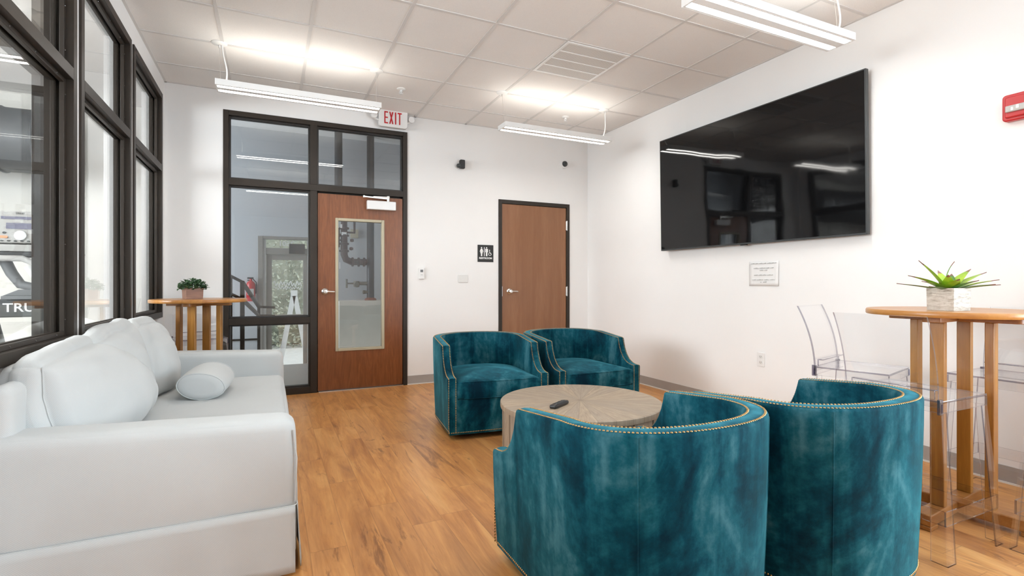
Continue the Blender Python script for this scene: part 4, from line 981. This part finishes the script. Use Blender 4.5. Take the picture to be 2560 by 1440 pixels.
for xx in (.14,.24,.33): mb.lathe([(.055,-.02),(.078,-.014),(.078,.014),(.055,.02)],(xx,.03,.06),'x',20)
mb.build('valve_body',M['redpipe'],va,smooth=True)
mb=MB(); mb.tube([(0,0,.42),(-.10,-.02,.42),(-.12,-.02,.20),(-.12,-.02,.05)],.022,10).tube([(-.02,-.05,.55),(.16,-.05,.55),(.16,-.05,.75)],.020,10).tube([(-.1,-.02,.62),(-.1,-.02,.30)],.03,10); 
for p in ((.11,-.04,.28),(.12,-.04,.42),(-.08,-.05,.50)): mb.lathe([(.02,-.03),(.03,0),(.02,.03)],p,'x',12)
mb.build('trim_piping',M['redpipe'],va,smooth=True)
mb=MB(); mb.box(-.05,-.075,.50,.03,-.060,.55).box(-.145,-.07,.36,-.10,-.055,.42).box(-.07,-.075,.62,-.04,-.06,.68).box(-.085,-.07,-.06,-.070,-.055,.05); mb.build('tags',M['paper'],va)
cb=empty('control_box',(1.335,HY,2.02),label='small cream control box on the hall wall above the valves',cat='junction box')
MB().box(-.065,-.05,-.075,.065,0,.075).build('box_cover',M['cream'],cb,bevel=.004); MB().lathe([(.018,0),(.016,-.012),(.002,-.013)],(0,-.05,.01),'y',16).build('knob',M['palegrey'],cb,smooth=True)
# outside the exit door
og=MB().box(-6,HY+.15,LF-.12,8,22,LF-.02).build('ground',M['extground']); og['kind']='structure'
mb=MB(); rng=random.Random(9)
for k in range(5200):
    c=Vector((rng.uniform(-2.5,3.5),rng.uniform(14,15.2),LF+rng.random()**1.2*3.4)); u=Vector((rng.gauss(0,1),rng.gauss(0,1),rng.gauss(0,1))).normalized(); w=u.orthogonal().normalized(); L=rng.uniform(.03,.07)
    mb.add([c-u*L,c+w*L*.6,c+u*L,c-w*L*.6],[(0,1,2,3)])
mb.box(-2.6,15.25,LF,3.6,16.2,LF+3.2)
h=mb.build('hedge_foliage',M['hedge']); tag(h,'pale sunlit hedge outside the hall exit door','hedge',kind='stuff')
af=empty('sandwich_board',(.42,10.9,LF-.02),label='white folding sandwich board standing outside the exit door',cat='sign')
for s in (-1,1): mb=MB(); mb.beam((0,0,1.50),(s*.27,0,0),.09,.05); mb.build('board_leg',M['extwhite'],af)
MB().box(-.06,-.03,1.42,.06,.03,1.53).build('top_hinge',M['extwhite'],af)
# ------------------------------------------------------------------ lights
def area(name,loc,rot,sx,sy,power,col=(1,1,1)):
    l=bpy.data.lights.new(name,'AREA'); l.shape='RECTANGLE'; l.size=sx; l.size_y=sy; l.energy=power; l.color=col
    o=bpy.data.objects.new(name,l); COL.objects.link(o); o.location=loc; o.rotation_euler=rot; return o
area('added_side_fill',(XR+.28,(BW[0]+BW[1])/2,(BW[2]+BW[3])/2),(PI/2+.50,0,PI/2-.12),BW[1]-BW[0]-.05,BW[3]-BW[2]-.3,145,(.80,.97,1.10))  # fill light added outside the unseen opening, tilted up at the ceiling
area('added_gym_fill',(GX+.08,2.3,2.15),(PI/2,0,-PI/2),3.8,1.5,285,(.92,.965,1.03))  # added fill by the gym's left wall, brightens gym and right wall
area('added_hall_fill',(HX0+.06,8.1,1.8),(PI/2,0,-PI/2),1.4,1.6,70,(.87,.97,1.08))  # unseen fill added at the hall's left wall to lift the hall
sun=bpy.data.lights.new('sun','SUN'); sun.energy=2.0; sun.angle=.02; so=bpy.data.objects.new('sun',sun); COL.objects.link(so); so.rotation_euler=Vector((-.62,.36,-.70)).to_track_quat('-Z','Y').to_euler()
w=bpy.data.worlds.new('sky'); SC.world=w; w.use_nodes=True; nt=w.node_tree; nt.nodes.clear()
ob=nt.nodes.new('ShaderNodeOutputWorld'); bg=nt.nodes.new('ShaderNodeBackground'); tc=nt.nodes.new('ShaderNodeTexCoord'); sp=nt.nodes.new('ShaderNodeSeparateXYZ'); nt.links.new(tc.outputs['Generated'],sp.inputs[0])
cr=nt.nodes.new('ShaderNodeValToRGB'); cr.color_ramp.elements[0].color=(.95,.95,.93,1); cr.color_ramp.elements[1].color=(.55,.72,.95,1); nt.links.new(sp.outputs[2],cr.inputs[0]); nt.links.new(cr.outputs[0],bg.inputs[0]); bg.inputs[1].default_value=1.1; nt.links.new(bg.outputs[0],ob.inputs[0])
# ------------------------------------------------------------------ camera and settings
cam=bpy.data.cameras.new('camera'); cam.lens=18.0; cam.sensor_width=36.0; cam.sensor_fit='HORIZONTAL'; cam.shift_y=-12/2560; cam.clip_start=.02
co=bpy.data.objects.new('camera',cam); COL.objects.link(co); co.location=(0,0,1.15); co.rotation_euler=(PI/2,0,-math.atan(604/1280)); SC.camera=co
SC.view_settings.view_transform='Standard'; SC.view_settings.look='None'; SC.view_settings.gamma=1; SC.view_settings.exposure=0.86; SC.view_settings.use_curve_mapping=False
cy=SC.cycles; cy.use_denoising=True; cy.max_bounces=7; cy.diffuse_bounces=4; cy.glossy_bounces=5; cy.transmission_bounces=8; cy.transparent_max_bounces=16; cy.sample_clamp_indirect=6.0; cy.caustics_reflective=False; cy.caustics_refractive=False
cy.use_adaptive_sampling=True; cy.adaptive_threshold=.045; cy.adaptive_min_samples=16
try: cy.denoiser='OPENIMAGEDENOISE'
except Exception: pass
